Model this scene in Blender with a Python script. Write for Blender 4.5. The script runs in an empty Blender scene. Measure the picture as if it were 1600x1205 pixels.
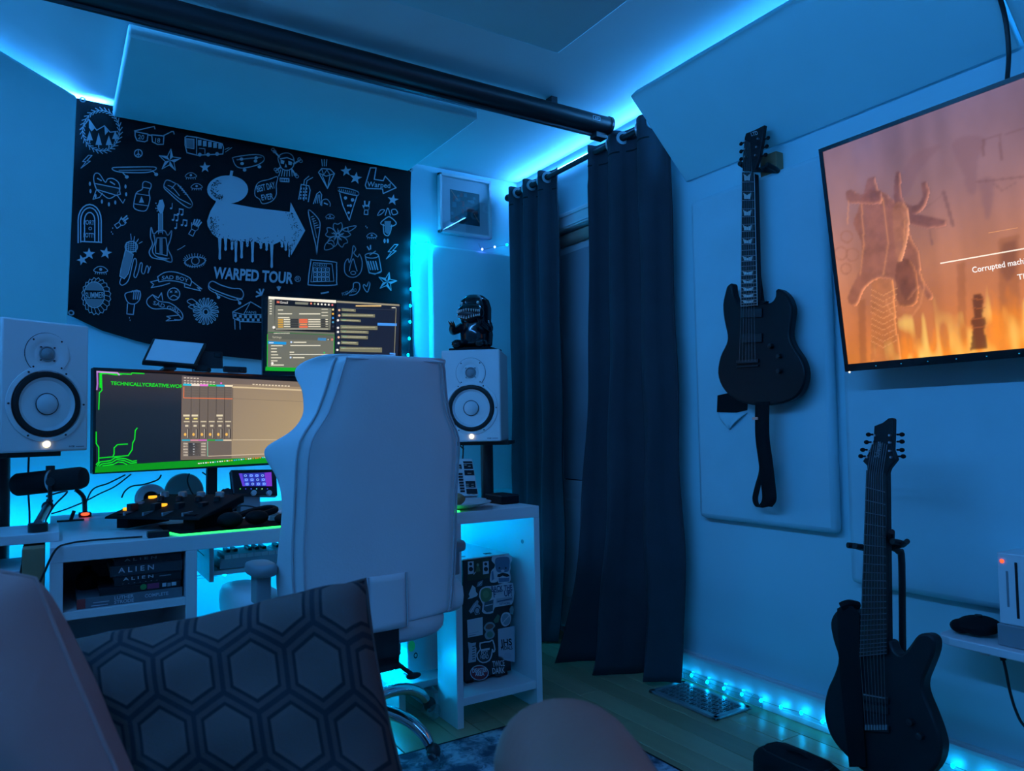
import bpy, math, random
from math import sin, cos, pi, radians as R, sqrt, exp, atan2
from mathutils import Vector as V, Matrix as M4
random.seed(7)
C = bpy.context.scene.collection
sc = bpy.context.scene

# ------------------------------------------------------------------ camera, world, exposure
H = 1.03                                   # eye height
FPX, CY = 1145.2, 617.8
YAW, PITCH, ROLL = R(32.182), R(2.589), R(-1.052)
FWD = V((sin(YAW)*cos(PITCH), cos(YAW)*cos(PITCH), sin(PITCH)))
_r = V((cos(YAW), -sin(YAW), 0)); _u = _r.cross(FWD)
RGT = cos(ROLL)*_r + sin(ROLL)*_u
UPV = -sin(ROLL)*_r + cos(ROLL)*_u
cam = bpy.data.cameras.new('camera')
cam.sensor_width = 36; cam.sensor_fit = 'HORIZONTAL'
cam.lens = 36*FPX/1600; cam.shift_y = (CY-602.5)/1600
cam.clip_start = .05
cam.dof.use_dof = True; cam.dof.focus_distance = 2.5; cam.dof.aperture_fstop = 7
camo = bpy.data.objects.new('camera', cam); C.objects.link(camo)
mw = M4.Identity(4)
for i in range(3):
    mw[i][0], mw[i][1], mw[i][2] = RGT[i], UPV[i], -FWD[i]
mw[2][3] = H
camo.matrix_world = mw
sc.camera = camo
w = bpy.data.worlds.new('world'); sc.world = w; w.use_nodes = True
w.node_tree.nodes['Background'].inputs[0].default_value = (.004, .008, .02, 1)
w.node_tree.nodes['Background'].inputs[1].default_value = .3
sc.view_settings.view_transform = 'Standard'; sc.view_settings.look = 'None'
sc.view_settings.exposure = 0.0; sc.view_settings.gamma = 1.0
sc.view_settings.use_curve_mapping = False
sc.cycles.max_bounces = 7; sc.cycles.diffuse_bounces = 5; sc.cycles.glossy_bounces = 4
sc.cycles.caustics_reflective = False; sc.cycles.caustics_refractive = False
sc.cycles.sample_clamp_indirect = 4
STRIP = (0.065, 0.355, 1.0); STRIP_L = 380.0   # ceiling LED strips
BULB = (0.0, 0.41, 1.0); BULB_L = 70.0      # string lights

# ------------------------------------------------------------------ helpers
def ray(x, y): return FWD + RGT*((x-800)/FPX) - UPV*((y-CY)/FPX)
O = V((0, 0, H))
def atY(x, y, Y): d = ray(x, y); return O + d*(Y/d.y)
def atX(x, y, X): d = ray(x, y); return O + d*(X/d.x)
def atZ(x, y, Z): d = ray(x, y); return O + d*((Z-H)/d.z)
def atD(x, y, z): return O + ray(x, y)*z
def on(x, y, P, N): d = ray(x, y); return O + d*((P-O).dot(N)/d.dot(N))
def S(r, g, b):
    f = lambda c: (c/255/12.92 if c/255 <= .04045 else ((c/255+.055)/1.055)**2.4)
    return (f(r), f(g), f(b))

class MB:
    def __init__(s): s.v = []; s.f = []; s.uv = None
    def add(s, v, f):
        n = len(s.v); s.v += [V(p) for p in v]; s.f += [[i+n for i in q] for q in f]; return s
    def box(s, x0, x1, y0, y1, z0, z1, T=None):
        v = [V((x, y, z)) for z in (z0, z1) for y in (y0, y1) for x in (x0, x1)]
        if T: v = [T @ p for p in v]
        return s.add(v, [(0,2,3,1),(4,5,7,6),(0,1,5,4),(1,3,7,5),(3,2,6,7),(2,0,4,6)])
    def cyl(s, a, b, r0, r1=None, n=16, caps=True):
        a, b = V(a), V(b); r1 = r0 if r1 is None else r1
        d = (b-a).normalized(); e = d.orthogonal().normalized(); g = d.cross(e)
        v = [p+(e*cos(2*pi*i/n)+g*sin(2*pi*i/n))*r for p, r in ((a, r0), (b, r1)) for i in range(n)]
        f = [(i, (i+1) % n, n+(i+1) % n, n+i) for i in range(n)]
        if caps: f += [tuple(range(n-1, -1, -1)), tuple(range(n, 2*n))]
        return s.add(v, f)
    def tube(s, pts, r, n=8, sm=0):
        P = [V(p) for p in pts]
        if sm: P = smooth(P, sm)
        rr = r if isinstance(r, (list, tuple)) else None
        v = []; f = []; e = None
        for k, p in enumerate(P):
            d = (P[min(k+1, len(P)-1)]-P[max(k-1, 0)]).normalized()
            e = d.orthogonal().normalized() if e is None else (e-d*e.dot(d)).normalized()
            g = d.cross(e)
            q = r if rr is None else rr[0]+(rr[1]-rr[0])*k/(len(P)-1)
            v += [p+(e*cos(2*pi*i/n)+g*sin(2*pi*i/n))*q for i in range(n)]
        for k in range(len(P)-1):
            for i in range(n): f.append((k*n+i, k*n+(i+1) % n, (k+1)*n+(i+1) % n, (k+1)*n+i))
        f += [tuple(range(n-1, -1, -1)), tuple(range((len(P)-1)*n, len(P)*n))]
        return s.add(v, f)
    def lathe(s, prof, c=(0,0,0), ax=(0,0,1), n=32):
        c = V(c); d = V(ax).normalized(); e = d.orthogonal().normalized(); g = d.cross(e)
        v = []; f = []; m = len(prof)
        for r, h in prof: v += [c+d*h+(e*cos(2*pi*i/n)+g*sin(2*pi*i/n))*max(r, 1e-5) for i in range(n)]
        for k in range(m-1):
            for i in range(n): f.append((k*n+i, k*n+(i+1) % n, (k+1)*n+(i+1) % n, (k+1)*n+i))
        return s.add(v, f)
    def ell(s, c, r, n=16, m=10, T=None):
        c = V(c); v = []; f = []
        for k in range(m+1):
            t = pi*k/m
            for i in range(n):
                q = V((r[0]*sin(t)*cos(2*pi*i/n), r[1]*sin(t)*sin(2*pi*i/n), r[2]*cos(t)))
                if T: q = T @ q
                v.append(c+q)
        for k in range(m):
            for i in range(n): f.append((k*n+i, (k+1)*n+i, (k+1)*n+(i+1) % n, k*n+(i+1) % n))
        return s.add(v, f)
    def prism(s, pts, vec):
        n = len(pts); vec = V(vec); P = [V(p) for p in pts]
        f = [tuple(range(n)), tuple(range(2*n-1, n-1, -1))]
        f += [(i, i+n, (i+1) % n+n, (i+1) % n) for i in range(n)]
        return s.add(P+[p+vec for p in P], f)
    def grid(s, fn, nu, nv, cu=False, uv=False):
        base = len(s.v); v = []; f = []
        for j in range(nv+1):
            for i in range(nu+(0 if cu else 1)): v.append(fn(i/nu, j/nv))
        W = nu+(0 if cu else 1)
        for j in range(nv):
            for i in range(nu): f.append((j*W+i, j*W+(i+1) % W, (j+1)*W+(i+1) % W, (j+1)*W+i))
        if uv: s.uv = [(i/nu, j/nv) for j in range(nv+1) for i in range(W)]
        return s.add(v, f)
    def xf(s, T): s.v = [T @ p for p in s.v]; return s

def smooth(P, k):
    out = []
    for i in range(len(P)-1):
        p0, p1, p2, p3 = P[max(i-1, 0)], P[i], P[i+1], P[min(i+2, len(P)-1)]
        for j in range(k):
            t = j/k
            out.append(.5*((2*p1)+(p2-p0)*t+(2*p0-5*p1+4*p2-p3)*t*t+(3*p1-p0-3*p2+p3)*t**3))
    return out+[P[-1]]
def smooth2(P, k, closed=True):
    P = [V((a, b, 0)) for a, b in P]
    if closed: Q = smooth([P[-1]]+P+[P[0], P[1]], k)[k:-k-1]
    else: Q = smooth(P, k)
    return [(q.x, q.y) for q in Q]

ROOT = {}
def _mesh(name, mb, mat, off, bevel, sm, sub, sol, auto):
    me = bpy.data.meshes.new(name)
    me.from_pydata([tuple(p-off) for p in mb.v], [], mb.f)
    if mb.uv:
        u = me.uv_layers.new(name='UVMap')
        for l in me.loops: u.data[l.index].uv = mb.uv[l.vertex_index]
    import bmesh
    bm = bmesh.new(); bm.from_mesh(me); bmesh.ops.recalc_face_normals(bm, faces=bm.faces); bm.to_mesh(me); bm.free()
    if sm:
        for p in me.polygons: p.use_smooth = True
        if auto: me.set_sharp_from_angle(angle=R(auto))
    if mat: me.materials.append(mat)
    ob = bpy.data.objects.new(name, me); C.objects.link(ob)
    if sol: m = ob.modifiers.new('s', 'SOLIDIFY'); m.thickness = sol; m.offset = 0
    if bevel:
        m = ob.modifiers.new('b', 'BEVEL'); m.width = bevel; m.segments = 2; m.limit_method = 'ANGLE'; m.angle_limit = R(35)
        m.harden_normals = False
    if sub: m = ob.modifiers.new('u', 'SUBSURF'); m.levels = sub; m.render_levels = sub
    return ob
def thing(name, label, cat, loc=(0,0,0), rot=(0,0,0), group=None):
    o = bpy.data.objects.new(name, None); C.objects.link(o); o.empty_display_size = .05
    o.location = loc; o.rotation_euler = rot
    o['label'] = label; o['category'] = cat
    if group: o['group'] = group
    ROOT[o.name] = V((0,0,0)) if any(rot) else V(loc)
    return o
def part(parent, name, mb, mat, label=None, bevel=0, sm=False, sub=0, sol=0, auto=40, stuff=False):
    off = ROOT.get(parent.name, V((0,0,0)))
    o = _mesh(name, mb, mat, off, bevel, sm, sub, sol, auto)
    o.parent = parent; ROOT[o.name] = off
    if label: o['label'] = label
    if stuff: o['kind'] = 'stuff'
    return o
def solo(name, label, cat, mb, mat, group=None, **k):
    xs = [p.x for p in mb.v]; ys = [p.y for p in mb.v]; zs = [p.z for p in mb.v]
    off = V(((min(xs)+max(xs))/2, (min(ys)+max(ys))/2, min(zs)))
    d = dict(bevel=0, sm=False, sub=0, sol=0, auto=40); d.update(k)
    o = _mesh(name, mb, mat, off, **d); o.location = off
    o['label'] = label; o['category'] = cat
    if group: o['group'] = group
    ROOT[o.name] = off
    return o
def struct(name, mb, mat, **k):
    d = dict(bevel=0, sm=False, sub=0, sol=0, auto=40); d.update(k)
    o = _mesh(name, mb, mat, V((0,0,0)), **d); o['kind'] = 'structure'; ROOT[o.name] = V((0,0,0)); return o

# ------------------------------------------------------------------ materials
def mat(name, col, rough=.6, metal=0, emit=None, es=1, var=None, bump=None, spec=.5, trans=0, ior=1.45, coat=0, alpha=1, obj=True):
    m = bpy.data.materials.new(name); m.use_nodes = True; nt = m.node_tree; b = nt.nodes['Principled BSDF']
    b.inputs['Base Color'].default_value = (*col, 1); b.inputs['Roughness'].default_value = rough
    b.inputs['Metallic'].default_value = metal; b.inputs['Specular IOR Level'].default_value = spec
    b.inputs['Transmission Weight'].default_value = trans; b.inputs['IOR'].default_value = ior
    b.inputs['Coat Weight'].default_value = coat; b.inputs['Alpha'].default_value = alpha
    if emit: b.inputs['Emission Color'].default_value = (*emit, 1); b.inputs['Emission Strength'].default_value = es
    tc = nt.nodes.new('ShaderNodeTexCoord'); src = tc.outputs['Object']
    if var:
        n = nt.nodes.new('ShaderNodeTexNoise'); n.inputs['Scale'].default_value = var[0]; n.inputs['Detail'].default_value = 4
        r = nt.nodes.new('ShaderNodeMix'); r.data_type = 'RGBA'
        r.inputs[6].default_value = (*[c*(1-var[1]) for c in col], 1); r.inputs[7].default_value = (*[min(1, c*(1+var[1])) for c in col], 1)
        nt.links.new(src, n.inputs['Vector']); nt.links.new(n.outputs['Fac'], r.inputs[0]); nt.links.new(r.outputs[2], b.inputs['Base Color'])
    if bump:
        n = nt.nodes.new('ShaderNodeTexNoise'); n.inputs['Scale'].default_value = bump[0]; n.inputs['Detail'].default_value = 5
        k = nt.nodes.new('ShaderNodeBump'); k.inputs['Strength'].default_value = bump[1]; k.inputs['Distance'].default_value = .004
        nt.links.new(src, n.inputs['Vector']); nt.links.new(n.outputs['Fac'], k.inputs['Height']); nt.links.new(k.outputs['Normal'], b.inputs['Normal'])
    return m
def emat(name, col, s):
    m = bpy.data.materials.new(name); m.use_nodes = True; nt = m.node_tree
    nt.nodes.remove(nt.nodes['Principled BSDF'])
    e = nt.nodes.new('ShaderNodeEmission'); e.inputs[0].default_value = (*col, 1); e.inputs[1].default_value = s
    nt.links.new(e.outputs[0], nt.nodes['Material Output'].inputs[0]); return m

WALL = mat('wall_paint', (.42,.72,.78), .75, var=(2.5,.05), bump=(14,.25))  # red held low in the colour so bounced LED light turns bluer
CEIL = mat('ceiling_plaster', (.52,.77,.80), .8, var=(2,.06), bump=(7,.6))  # red lowered here too, to deepen the blue LED cast
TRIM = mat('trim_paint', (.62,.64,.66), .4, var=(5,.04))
PANEL = mat('panel_fabric', (.40,.80,.84), .9, var=(6,.05), bump=(220,.15), spec=.2)  # white fabric, with the blue cast of the LEDs put into its colour
PANELW = mat('panel_fabric_worn', (.42,.67,.73), .9, var=(5,.10), bump=(9,.7), spec=.2)  # same LED blue mixed into the white of the worn panels
WHITE = mat('white_laminate', (.70,.71,.73), .38, var=(8,.03))
SPKW = mat('white_cabinet', (.72,.73,.75), .45, var=(20,.02))
CONE = mat('speaker_cone', (.62,.64,.67), .55, var=(30,.03))
BLACK = mat('black_plastic', (.012,.012,.014), .45, var=(30,.2))
MATTE = mat('black_matte', (.005,.005,.006), .75, var=(30,.2), spec=.2)
GLOSS = mat('black_gloss', (.008,.008,.010), .15, coat=.4)
RUBBER = mat('black_rubber', (.006,.006,.007), .6)
LEATH = mat('white_leather', (.68,.70,.72), .5, var=(6,.05), bump=(160,.12), spec=.4)
LEATHD = mat('leather_piping', (.46,.47,.50), .55, var=(10,.05))
CHROME = mat('chrome', (.75,.75,.77), .12, 1)
STEEL = mat('brushed_steel', (.5,.5,.52), .35, 1, var=(40,.1))
DARKM = mat('dark_metal', (.05,.05,.055), .4, .8)
CURT = mat('curtain_cloth', (.030,.034,.044), .75, var=(12,.15), bump=(300,.2), spec=.3)
TAPC = mat('tapestry_cloth', (.004,.004,.006), .6, var=(10,.2), bump=(200,.15), spec=.22)
def pane_mat(name, gloss, rough, tint=(1,1,1)):
    m = bpy.data.materials.new(name); m.use_nodes = True; nt = m.node_tree; nt.nodes.remove(nt.nodes['Principled BSDF'])
    a = nt.nodes.new('ShaderNodeBsdfTransparent'); a.inputs[0].default_value = (*tint, 1)
    g = nt.nodes.new('ShaderNodeBsdfGlossy'); g.inputs['Roughness'].default_value = rough
    lw = nt.nodes.new('ShaderNodeLayerWeight'); lw.inputs[0].default_value = gloss
    x = nt.nodes.new('ShaderNodeMixShader'); x.inputs[0].default_value = gloss; nt.links.new(a.outputs[0], x.inputs[1]); nt.links.new(g.outputs[0], x.inputs[2])
    nt.links.new(x.outputs[0], nt.nodes['Material Output'].inputs[0]); return m
CLEAR = pane_mat('clear_acrylic', .24, .12, (.93,.96,.98))
GLASSY = mat('door_glass', (.02,.022,.025), .03, spec=.8, coat=.5)
PICGL = pane_mat('picture_glass', .10, .02)
WOOD = mat('raw_wood', (.30,.17,.09), .7, var=(7,.25), bump=(40,.3))
GTR = mat('guitar_black_satin', (.007,.0075,.009), .42, var=(8,.15), spec=.28)
GTR2 = mat('guitar_grain_black', (.010,.012,.014), .45, var=(9,.4), bump=(30,.2), spec=.3)
FRETB = mat('ebony', (.012,.010,.010), .5, var=(40,.3))
STRING = mat('string_steel', (.35,.36,.38), .3, .9)
PEARL = mat('pearl_inlay', (.62,.62,.58), .3, var=(60,.2))
SKIN = mat('skin', (.33,.10,.07), .55, var=(14,.08), bump=(120,.15))
BEIGE = mat('pink_beige_velvet', (.46,.22,.20), .85, var=(8,.08), bump=(90,.2), spec=.2)
SOFA = mat('sofa_fabric', (.08,.085,.10), .9, var=(30,.2), bump=(200,.3))
GREY = mat('grey_plastic', (.25,.26,.28), .5, var=(20,.05))
SILVER = mat('silver_plastic', (.5,.52,.55), .4, .3, var=(20,.03))
BREAD = mat('bread_crust', (.36,.20,.09), .7, var=(25,.3), bump=(60,.5))
PLATE = mat('plate_glaze', (.55,.60,.62), .25)
REDM = mat('red_print', (.28,.03,.03), .5)
ESTRIP = emat('led_strip_light', STRIP, STRIP_L)
ESTRIPR = emat('led_strip_light', STRIP, STRIP_L*.46)
EBULB = emat('string_bulb_light', BULB, BULB_L)
WIRE = mat('wire', (.25,.3,.3), .4)
EBULB2 = emat('bright_bulb_light', BULB, BULB_L*11)
EBULB3 = emat('bright_bulb_light', BULB, BULB_L*7.5)
EBULBV = emat('violet_bulb_light', (.10,.15,1.0), 22)
EGREEN = emat('green_pad_light', (.02,1.0,.12), 3.2)
EAMBER = emat('amber_key_light', S(255,170,40), 1.6)
EDIM = emat('led_reflection', (.02,.35,.6), 1.0)  # dim glow painted in for LED reflections on the television bezel
ERED = emat('red_led_light', (1,.06,.02), 3)
EWHITE = emat('white_logo_light', S(255,238,200), 2.2)
def canvas_mat(name, emit, es=1.0, rough=.7):
    m = bpy.data.materials.new(name); m.use_nodes = True; nt = m.node_tree; b = nt.nodes['Principled BSDF']
    a = nt.nodes.new('ShaderNodeAttribute'); a.attribute_name = 'Col'
    if emit:
        b.inputs['Base Color'].default_value = (.01,.01,.012,1); b.inputs['Roughness'].default_value = rough
        nt.links.new(a.outputs['Color'], b.inputs['Emission Color']); b.inputs['Emission Strength'].default_value = es
    else:
        nt.links.new(a.outputs['Color'], b.inputs['Base Color']); b.inputs['Roughness'].default_value = rough
    return m
SCREEN = canvas_mat('screen_light', True, 1.0, .35)
TVSCR = canvas_mat('television_light', True, 1.12, .10)
PRINT = canvas_mat('flat_print', False)

class Canvas:
    """flat print or screen picture: coloured polygons laid on a real surface"""
    def __init__(s, fn): s.fn = fn; s.v = []; s.f = []; s.c = []; s.k = 0
    def poly(s, P, col, cols=None):
        s.k += 1; n = len(s.v)
        s.v += [s.fn(x, y, s.k) for x, y in P]; s.f.append(list(range(n, n+len(P))))
        s.c += cols or [col]*len(P); return s
    def rect(s, x0, y0, x1, y1, col): return s.poly([(x0,y0),(x1,y0),(x1,y1),(x0,y1)], col)
    def line(s, P, w, col, closed=False):
        P = list(P)+([P[0]] if closed else [])
        s.k += 1
        for (a, b), (c, d) in zip(P, P[1:]):
            L = sqrt((c-a)**2+(d-b)**2) or 1; ux, uy = (c-a)/L*w/2, (d-b)/L*w/2
            n = len(s.v); a, b, c, d = a-ux*.6, b-uy*.6, c+ux*.6, d+uy*.6
            s.v += [s.fn(x, y, s.k) for x, y in ((a-uy, b+ux), (c-uy, d+ux), (c+uy, d-ux), (a+uy, b-ux))]
            s.f.append([n, n+1, n+2, n+3]); s.c += [col]*4
        return s
    def curve(s, P, w, col, closed=False, k=5): return s.line(smooth2(P, k, closed), w, col, closed)
    def disc(s, x, y, rx, ry, col, n=14): return s.poly([(x+rx*cos(2*pi*i/n), y+ry*sin(2*pi*i/n)) for i in range(n)], col)
    def ring(s, x, y, rx, ry, w, col, n=18, a0=0, a1=2*pi):
        return s.line([(x+rx*cos(a0+(a1-a0)*i/n), y+ry*sin(a0+(a1-a0)*i/n)) for i in range(n+1)], w, col)
    def text(s, t, x, y, h, col, ang=0, sx=1.0, width=None, bold=0, align='LEFT', wob=None):
        g = glyphs(t, bold)
        gw = max(p[0] for p in g[0]) or 1
        k = h/.70; kx = k*sx if width is None else width/gw
        c, q = cos(R(ang)), sin(R(ang)); x0 = -gw*kx/2 if align == 'CENTER' else 0
        s.k += 1; n = len(s.v)
        for gx, gy in g[0]:
            a, b = x0+gx*kx, -gy*k
            if wob: b += wob(gx/gw)
            s.v.append(s.fn(x+a*c-b*q, y+a*q+b*c, s.k)); s.c.append(col)
        s.f += [[i+n for i in p] for p in g[1]]; return s
    def build(s, parent, name, m, label=None):
        off = ROOT.get(parent.name, V((0,0,0)))
        me = bpy.data.meshes.new(name); me.from_pydata([tuple(V(p)-off) for p in s.v], [], s.f)
        at = me.color_attributes.new('Col', 'FLOAT_COLOR', 'POINT')
        for i, c in enumerate(s.c): at.data[i].color = (*c, 1)
        me.materials.append(m); o = bpy.data.objects.new(name, me); C.objects.link(o); o.parent = parent; ROOT[o.name] = off
        if label: o['label'] = label
        return o
_gl = {}
def glyphs(t, bold=0):
    if (t, bold) in _gl: return _gl[t, bold]
    cu = bpy.data.curves.new('lettering', 'FONT'); cu.body = t; cu.resolution_u = 3; cu.offset = bold
    ob = bpy.data.objects.new('lettering', cu); me = ob.to_mesh()
    r = ([(p.co.x, p.co.y) for p in me.vertices], [list(p.vertices) for p in me.polygons])
    ob.to_mesh_clear(); bpy.data.objects.remove(ob); bpy.data.curves.remove(cu)
    _gl[t, bold] = r; return r
def plane_fn(P, N, eps=.00012):
    P, N = V(P), V(N).normalized()
    return lambda x, y, k: on(x, y, P, N)+N*(.0008+eps*min(k, 60))

# ------------------------------------------------------------------ the room
XR, YB, ZC, XL, YF = 2.21, 3.42, 2.41, -.66, -2.2
fl = struct('floor', MB().box(XL, XR, YF, YB, -.06, -.016), mat('subfloor', (.03,.02,.015), .9))
pm = []
def plank_mat(i):
    m = mat('floor_board', [(.36,.26,.14),(.42,.30,.165),(.31,.22,.115)][i], .34, var=(3,.2), bump=(22,.12))
    nt = m.node_tree; mp = nt.nodes.new('ShaderNodeMapping'); mp.inputs['Scale'].default_value = (9, .5, 9)
    tc = [n for n in nt.nodes if n.type == 'TEX_COORD'][0]; nt.links.new(tc.outputs['Object'], mp.inputs[0])
    for n in nt.nodes:
        if n.type == 'TEX_NOISE': nt.links.new(mp.outputs[0], n.inputs['Vector'])
    return m
pms = [plank_mat(i) for i in range(3)]
PW = .0956
pmesh = {}
for i in range(30):
    x0 = XL+i*PW; y = YF; k = 0
    while y < YB-.01:
        L = 1.9 if k else [.7,1.5,1.1,1.9,.4][i % 5]
        L = min(L, YB-y); key = (round(L, 2), (i*7+k*3) % 3)
        if key not in pmesh:
            o = _mesh('plank', MB().box(.0012, PW-.0012, .001, L-.001, -.018, 0), pms[key[1]], V((0,0,0)), .0012, False, 0, 0, 0)
            pmesh[key] = o.data
        else:
            o = bpy.data.objects.new('plank', pmesh[key]); C.objects.link(o)
            m = o.modifiers.new('b', 'BEVEL'); m.width = .0012; m.segments = 1
        o.location = (x0, y, 0); o.parent = fl
        y += L; k += 1
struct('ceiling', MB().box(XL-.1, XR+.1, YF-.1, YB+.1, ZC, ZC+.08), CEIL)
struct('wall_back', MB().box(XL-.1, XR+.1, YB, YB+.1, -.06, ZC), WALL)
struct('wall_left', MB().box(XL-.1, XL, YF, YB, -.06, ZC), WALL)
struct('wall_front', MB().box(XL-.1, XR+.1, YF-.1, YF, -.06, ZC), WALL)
# right wall with a doorway
DY0, DY1, DZ = 2.42, 3.20, 2.03
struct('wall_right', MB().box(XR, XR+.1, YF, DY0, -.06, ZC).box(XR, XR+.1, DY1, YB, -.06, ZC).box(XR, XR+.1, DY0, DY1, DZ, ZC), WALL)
dr = struct('door_1', MB().box(XR+.05, XR+.09, DY0, DY1, 0, .76).box(XR+.05, XR+.09, DY0, DY0+.10, .76, DZ).box(XR+.05, XR+.09, DY1-.10, DY1, .76, DZ).box(XR+.05, XR+.09, DY0+.1, DY1-.1, DZ-.10, DZ), TRIM, bevel=.003)
part(dr, 'glass_pane', MB().box(XR+.060, XR+.075, DY0+.1, DY1-.1, .76, DZ-.10), GLASSY)
for a, b in ((DY0+.10, DY0+.37), (DY0+.42, DY1-.10)):
    part(dr, 'door_panel', MB().box(XR+.040, XR+.052, a, b, .16, .66), TRIM, bevel=.006)
part(dr, 'roller_blind', MB().cyl((XR+.035, DY0+.02, DZ-.035), (XR+.035, DY1-.02, DZ-.035), .03, n=20), mat('blind_cloth', (.35,.25,.20), .8, var=(20,.1)), sm=True)
part(dr, 'blind_sheet', MB().box(XR+.052, XR+.055, DY0+.04, DY1-.04, .765, DZ-.05), mat('blind_fabric', (.34,.36,.40), .7, var=(5,.08)))
t1 = struct('trim_1', MB().box(XR-.022, XR, DY0-.10, DY0, 0, DZ).box(XR-.022, XR, DY1, DY1+.10, 0, DZ).box(XR-.022, XR, DY0-.10, DY1+.10, DZ, DZ+.085), TRIM, bevel=.004)
part(t1, 'moulding', MB().box(XR-.032, XR-.022, DY0-.11, DY1+.11, DZ+.06, DZ+.078).box(XR-.030, XR-.022, DY0-.1, DY1+.1, DZ+.008, DZ+.02), TRIM, bevel=.003)
for n, args in (('baseboard_right', (XR-.018, XR, YF, DY0-.10, 0, .115)), ('baseboard_right_far', (XR-.018, XR, DY1+.10, YB, 0, .115))):
    b = struct('baseboard_right', MB().box(*args), TRIM, bevel=.003)
    x0, x1, y0, y1, _, _ = args
    part(b, 'moulding', MB().box(x0-.006, x0, y0, y1, .094, .108).box(x0-.004, x0, y0, y1, 0, .02), TRIM, bevel=.003)
struct('baseboard_back', MB().box(XL, XR-.02, YB-.018, YB, 0, .115), TRIM, bevel=.003)
struct('baseboard_left', MB().box(XL, XL+.018, YF, YB-.02, 0, .115), TRIM, bevel=.003)

# ------------------------------------------------------------------ ceiling LED strips
def strip(a, b, label, d, wid=.012, m=None):
    a, b, d = V(a), V(b), V(d)
    t = thing('led_strip', label, 'led strip', (a+b)/2, group='ceiling light strips')
    s = (b-a).normalized().cross(d).normalized()*wid/2
    part(t, 'backing_tape', MB().prism([a-s, b-s, b+s, a+s], -d*.0015), WHITE)
    part(t, 'diode_line', MB().prism([a-s*.8+d*.0002, b-s*.8+d*.0002, b+s*.8+d*.0002, a+s*.8+d*.0002], d*.002), m or ESTRIP)
strip((XR-.004, .1, ZC-.050), (XR-.004, 3.40, ZC-.050), 'glowing blue light strip along the top of the right wall above the curtains', (-1,0,0), m=ESTRIPR)
strip((-.62, YB-.004, ZC-.02), (.19, YB-.004, ZC-.02), 'glowing blue light strip above the corner panel left of the tapestry', (0,-1,0))
strip((XL+.004, -1.7, ZC-.02), (XL+.004, 3.40, ZC-.02), 'glowing blue light strip along the top of the left wall', (1,0,0))

# ------------------------------------------------------------------ acoustic panels
PG = 'white acoustic panels'
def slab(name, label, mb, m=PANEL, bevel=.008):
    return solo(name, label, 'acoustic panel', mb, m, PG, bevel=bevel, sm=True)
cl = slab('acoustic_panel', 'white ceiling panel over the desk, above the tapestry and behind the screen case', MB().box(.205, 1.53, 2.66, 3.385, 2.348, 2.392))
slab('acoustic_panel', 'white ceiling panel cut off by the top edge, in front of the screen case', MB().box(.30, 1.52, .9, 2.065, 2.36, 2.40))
def slant(y0, y1, label):
    a, b = V((1.905, 0, 2.318)), V((2.197, 0, 2.026)); n = V((.7, 0, .7))*.045
    P = [a, b, b+n*.28, a+n]
    mb = MB().prism([V((p.x, y0, p.z)) for p in P], (0, y1-y0, 0))
    return slab('acoustic_panel', label, mb, PANEL, .004)
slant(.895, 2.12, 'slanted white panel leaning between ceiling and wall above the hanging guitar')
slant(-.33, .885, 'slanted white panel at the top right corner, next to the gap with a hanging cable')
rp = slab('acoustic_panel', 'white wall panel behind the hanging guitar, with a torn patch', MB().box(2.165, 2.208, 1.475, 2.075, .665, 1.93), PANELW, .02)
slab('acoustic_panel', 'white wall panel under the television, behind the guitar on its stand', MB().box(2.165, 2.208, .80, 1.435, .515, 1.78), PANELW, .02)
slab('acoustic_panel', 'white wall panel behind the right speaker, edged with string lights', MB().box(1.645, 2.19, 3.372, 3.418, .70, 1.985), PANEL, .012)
# corner panel
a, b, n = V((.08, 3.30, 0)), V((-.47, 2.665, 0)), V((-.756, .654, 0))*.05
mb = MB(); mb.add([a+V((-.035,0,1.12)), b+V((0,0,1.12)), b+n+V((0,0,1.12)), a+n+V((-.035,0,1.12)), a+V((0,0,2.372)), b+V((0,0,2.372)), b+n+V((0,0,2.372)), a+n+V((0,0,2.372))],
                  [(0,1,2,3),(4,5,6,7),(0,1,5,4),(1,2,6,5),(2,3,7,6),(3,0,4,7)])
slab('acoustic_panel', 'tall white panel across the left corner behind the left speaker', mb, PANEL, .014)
# torn patch on the panel behind the guitar
PX = lambda x, y, X=2.163: atX(x, y, X)
part(rp, 'torn_hole', MB().prism([PX(1121,618), PX(1148,612), PX(1168,628), PX(1167,641), PX(1150,645), PX(1120,644)], (.003,0,0)), MATTE, 'black hole torn in the fabric')
def flap(u, v):
    p = PX(1122+46*u, 645) .lerp(PX(1141,671), v); p.x -= .002+.022*v*(1-v)*2+.006*sin(u*7)*v; return p
part(rp, 'fabric_flap', MB().grid(flap, 8, 6), PANELW, 'torn flap of white fabric folded down', sm=True, sol=.002)

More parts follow.
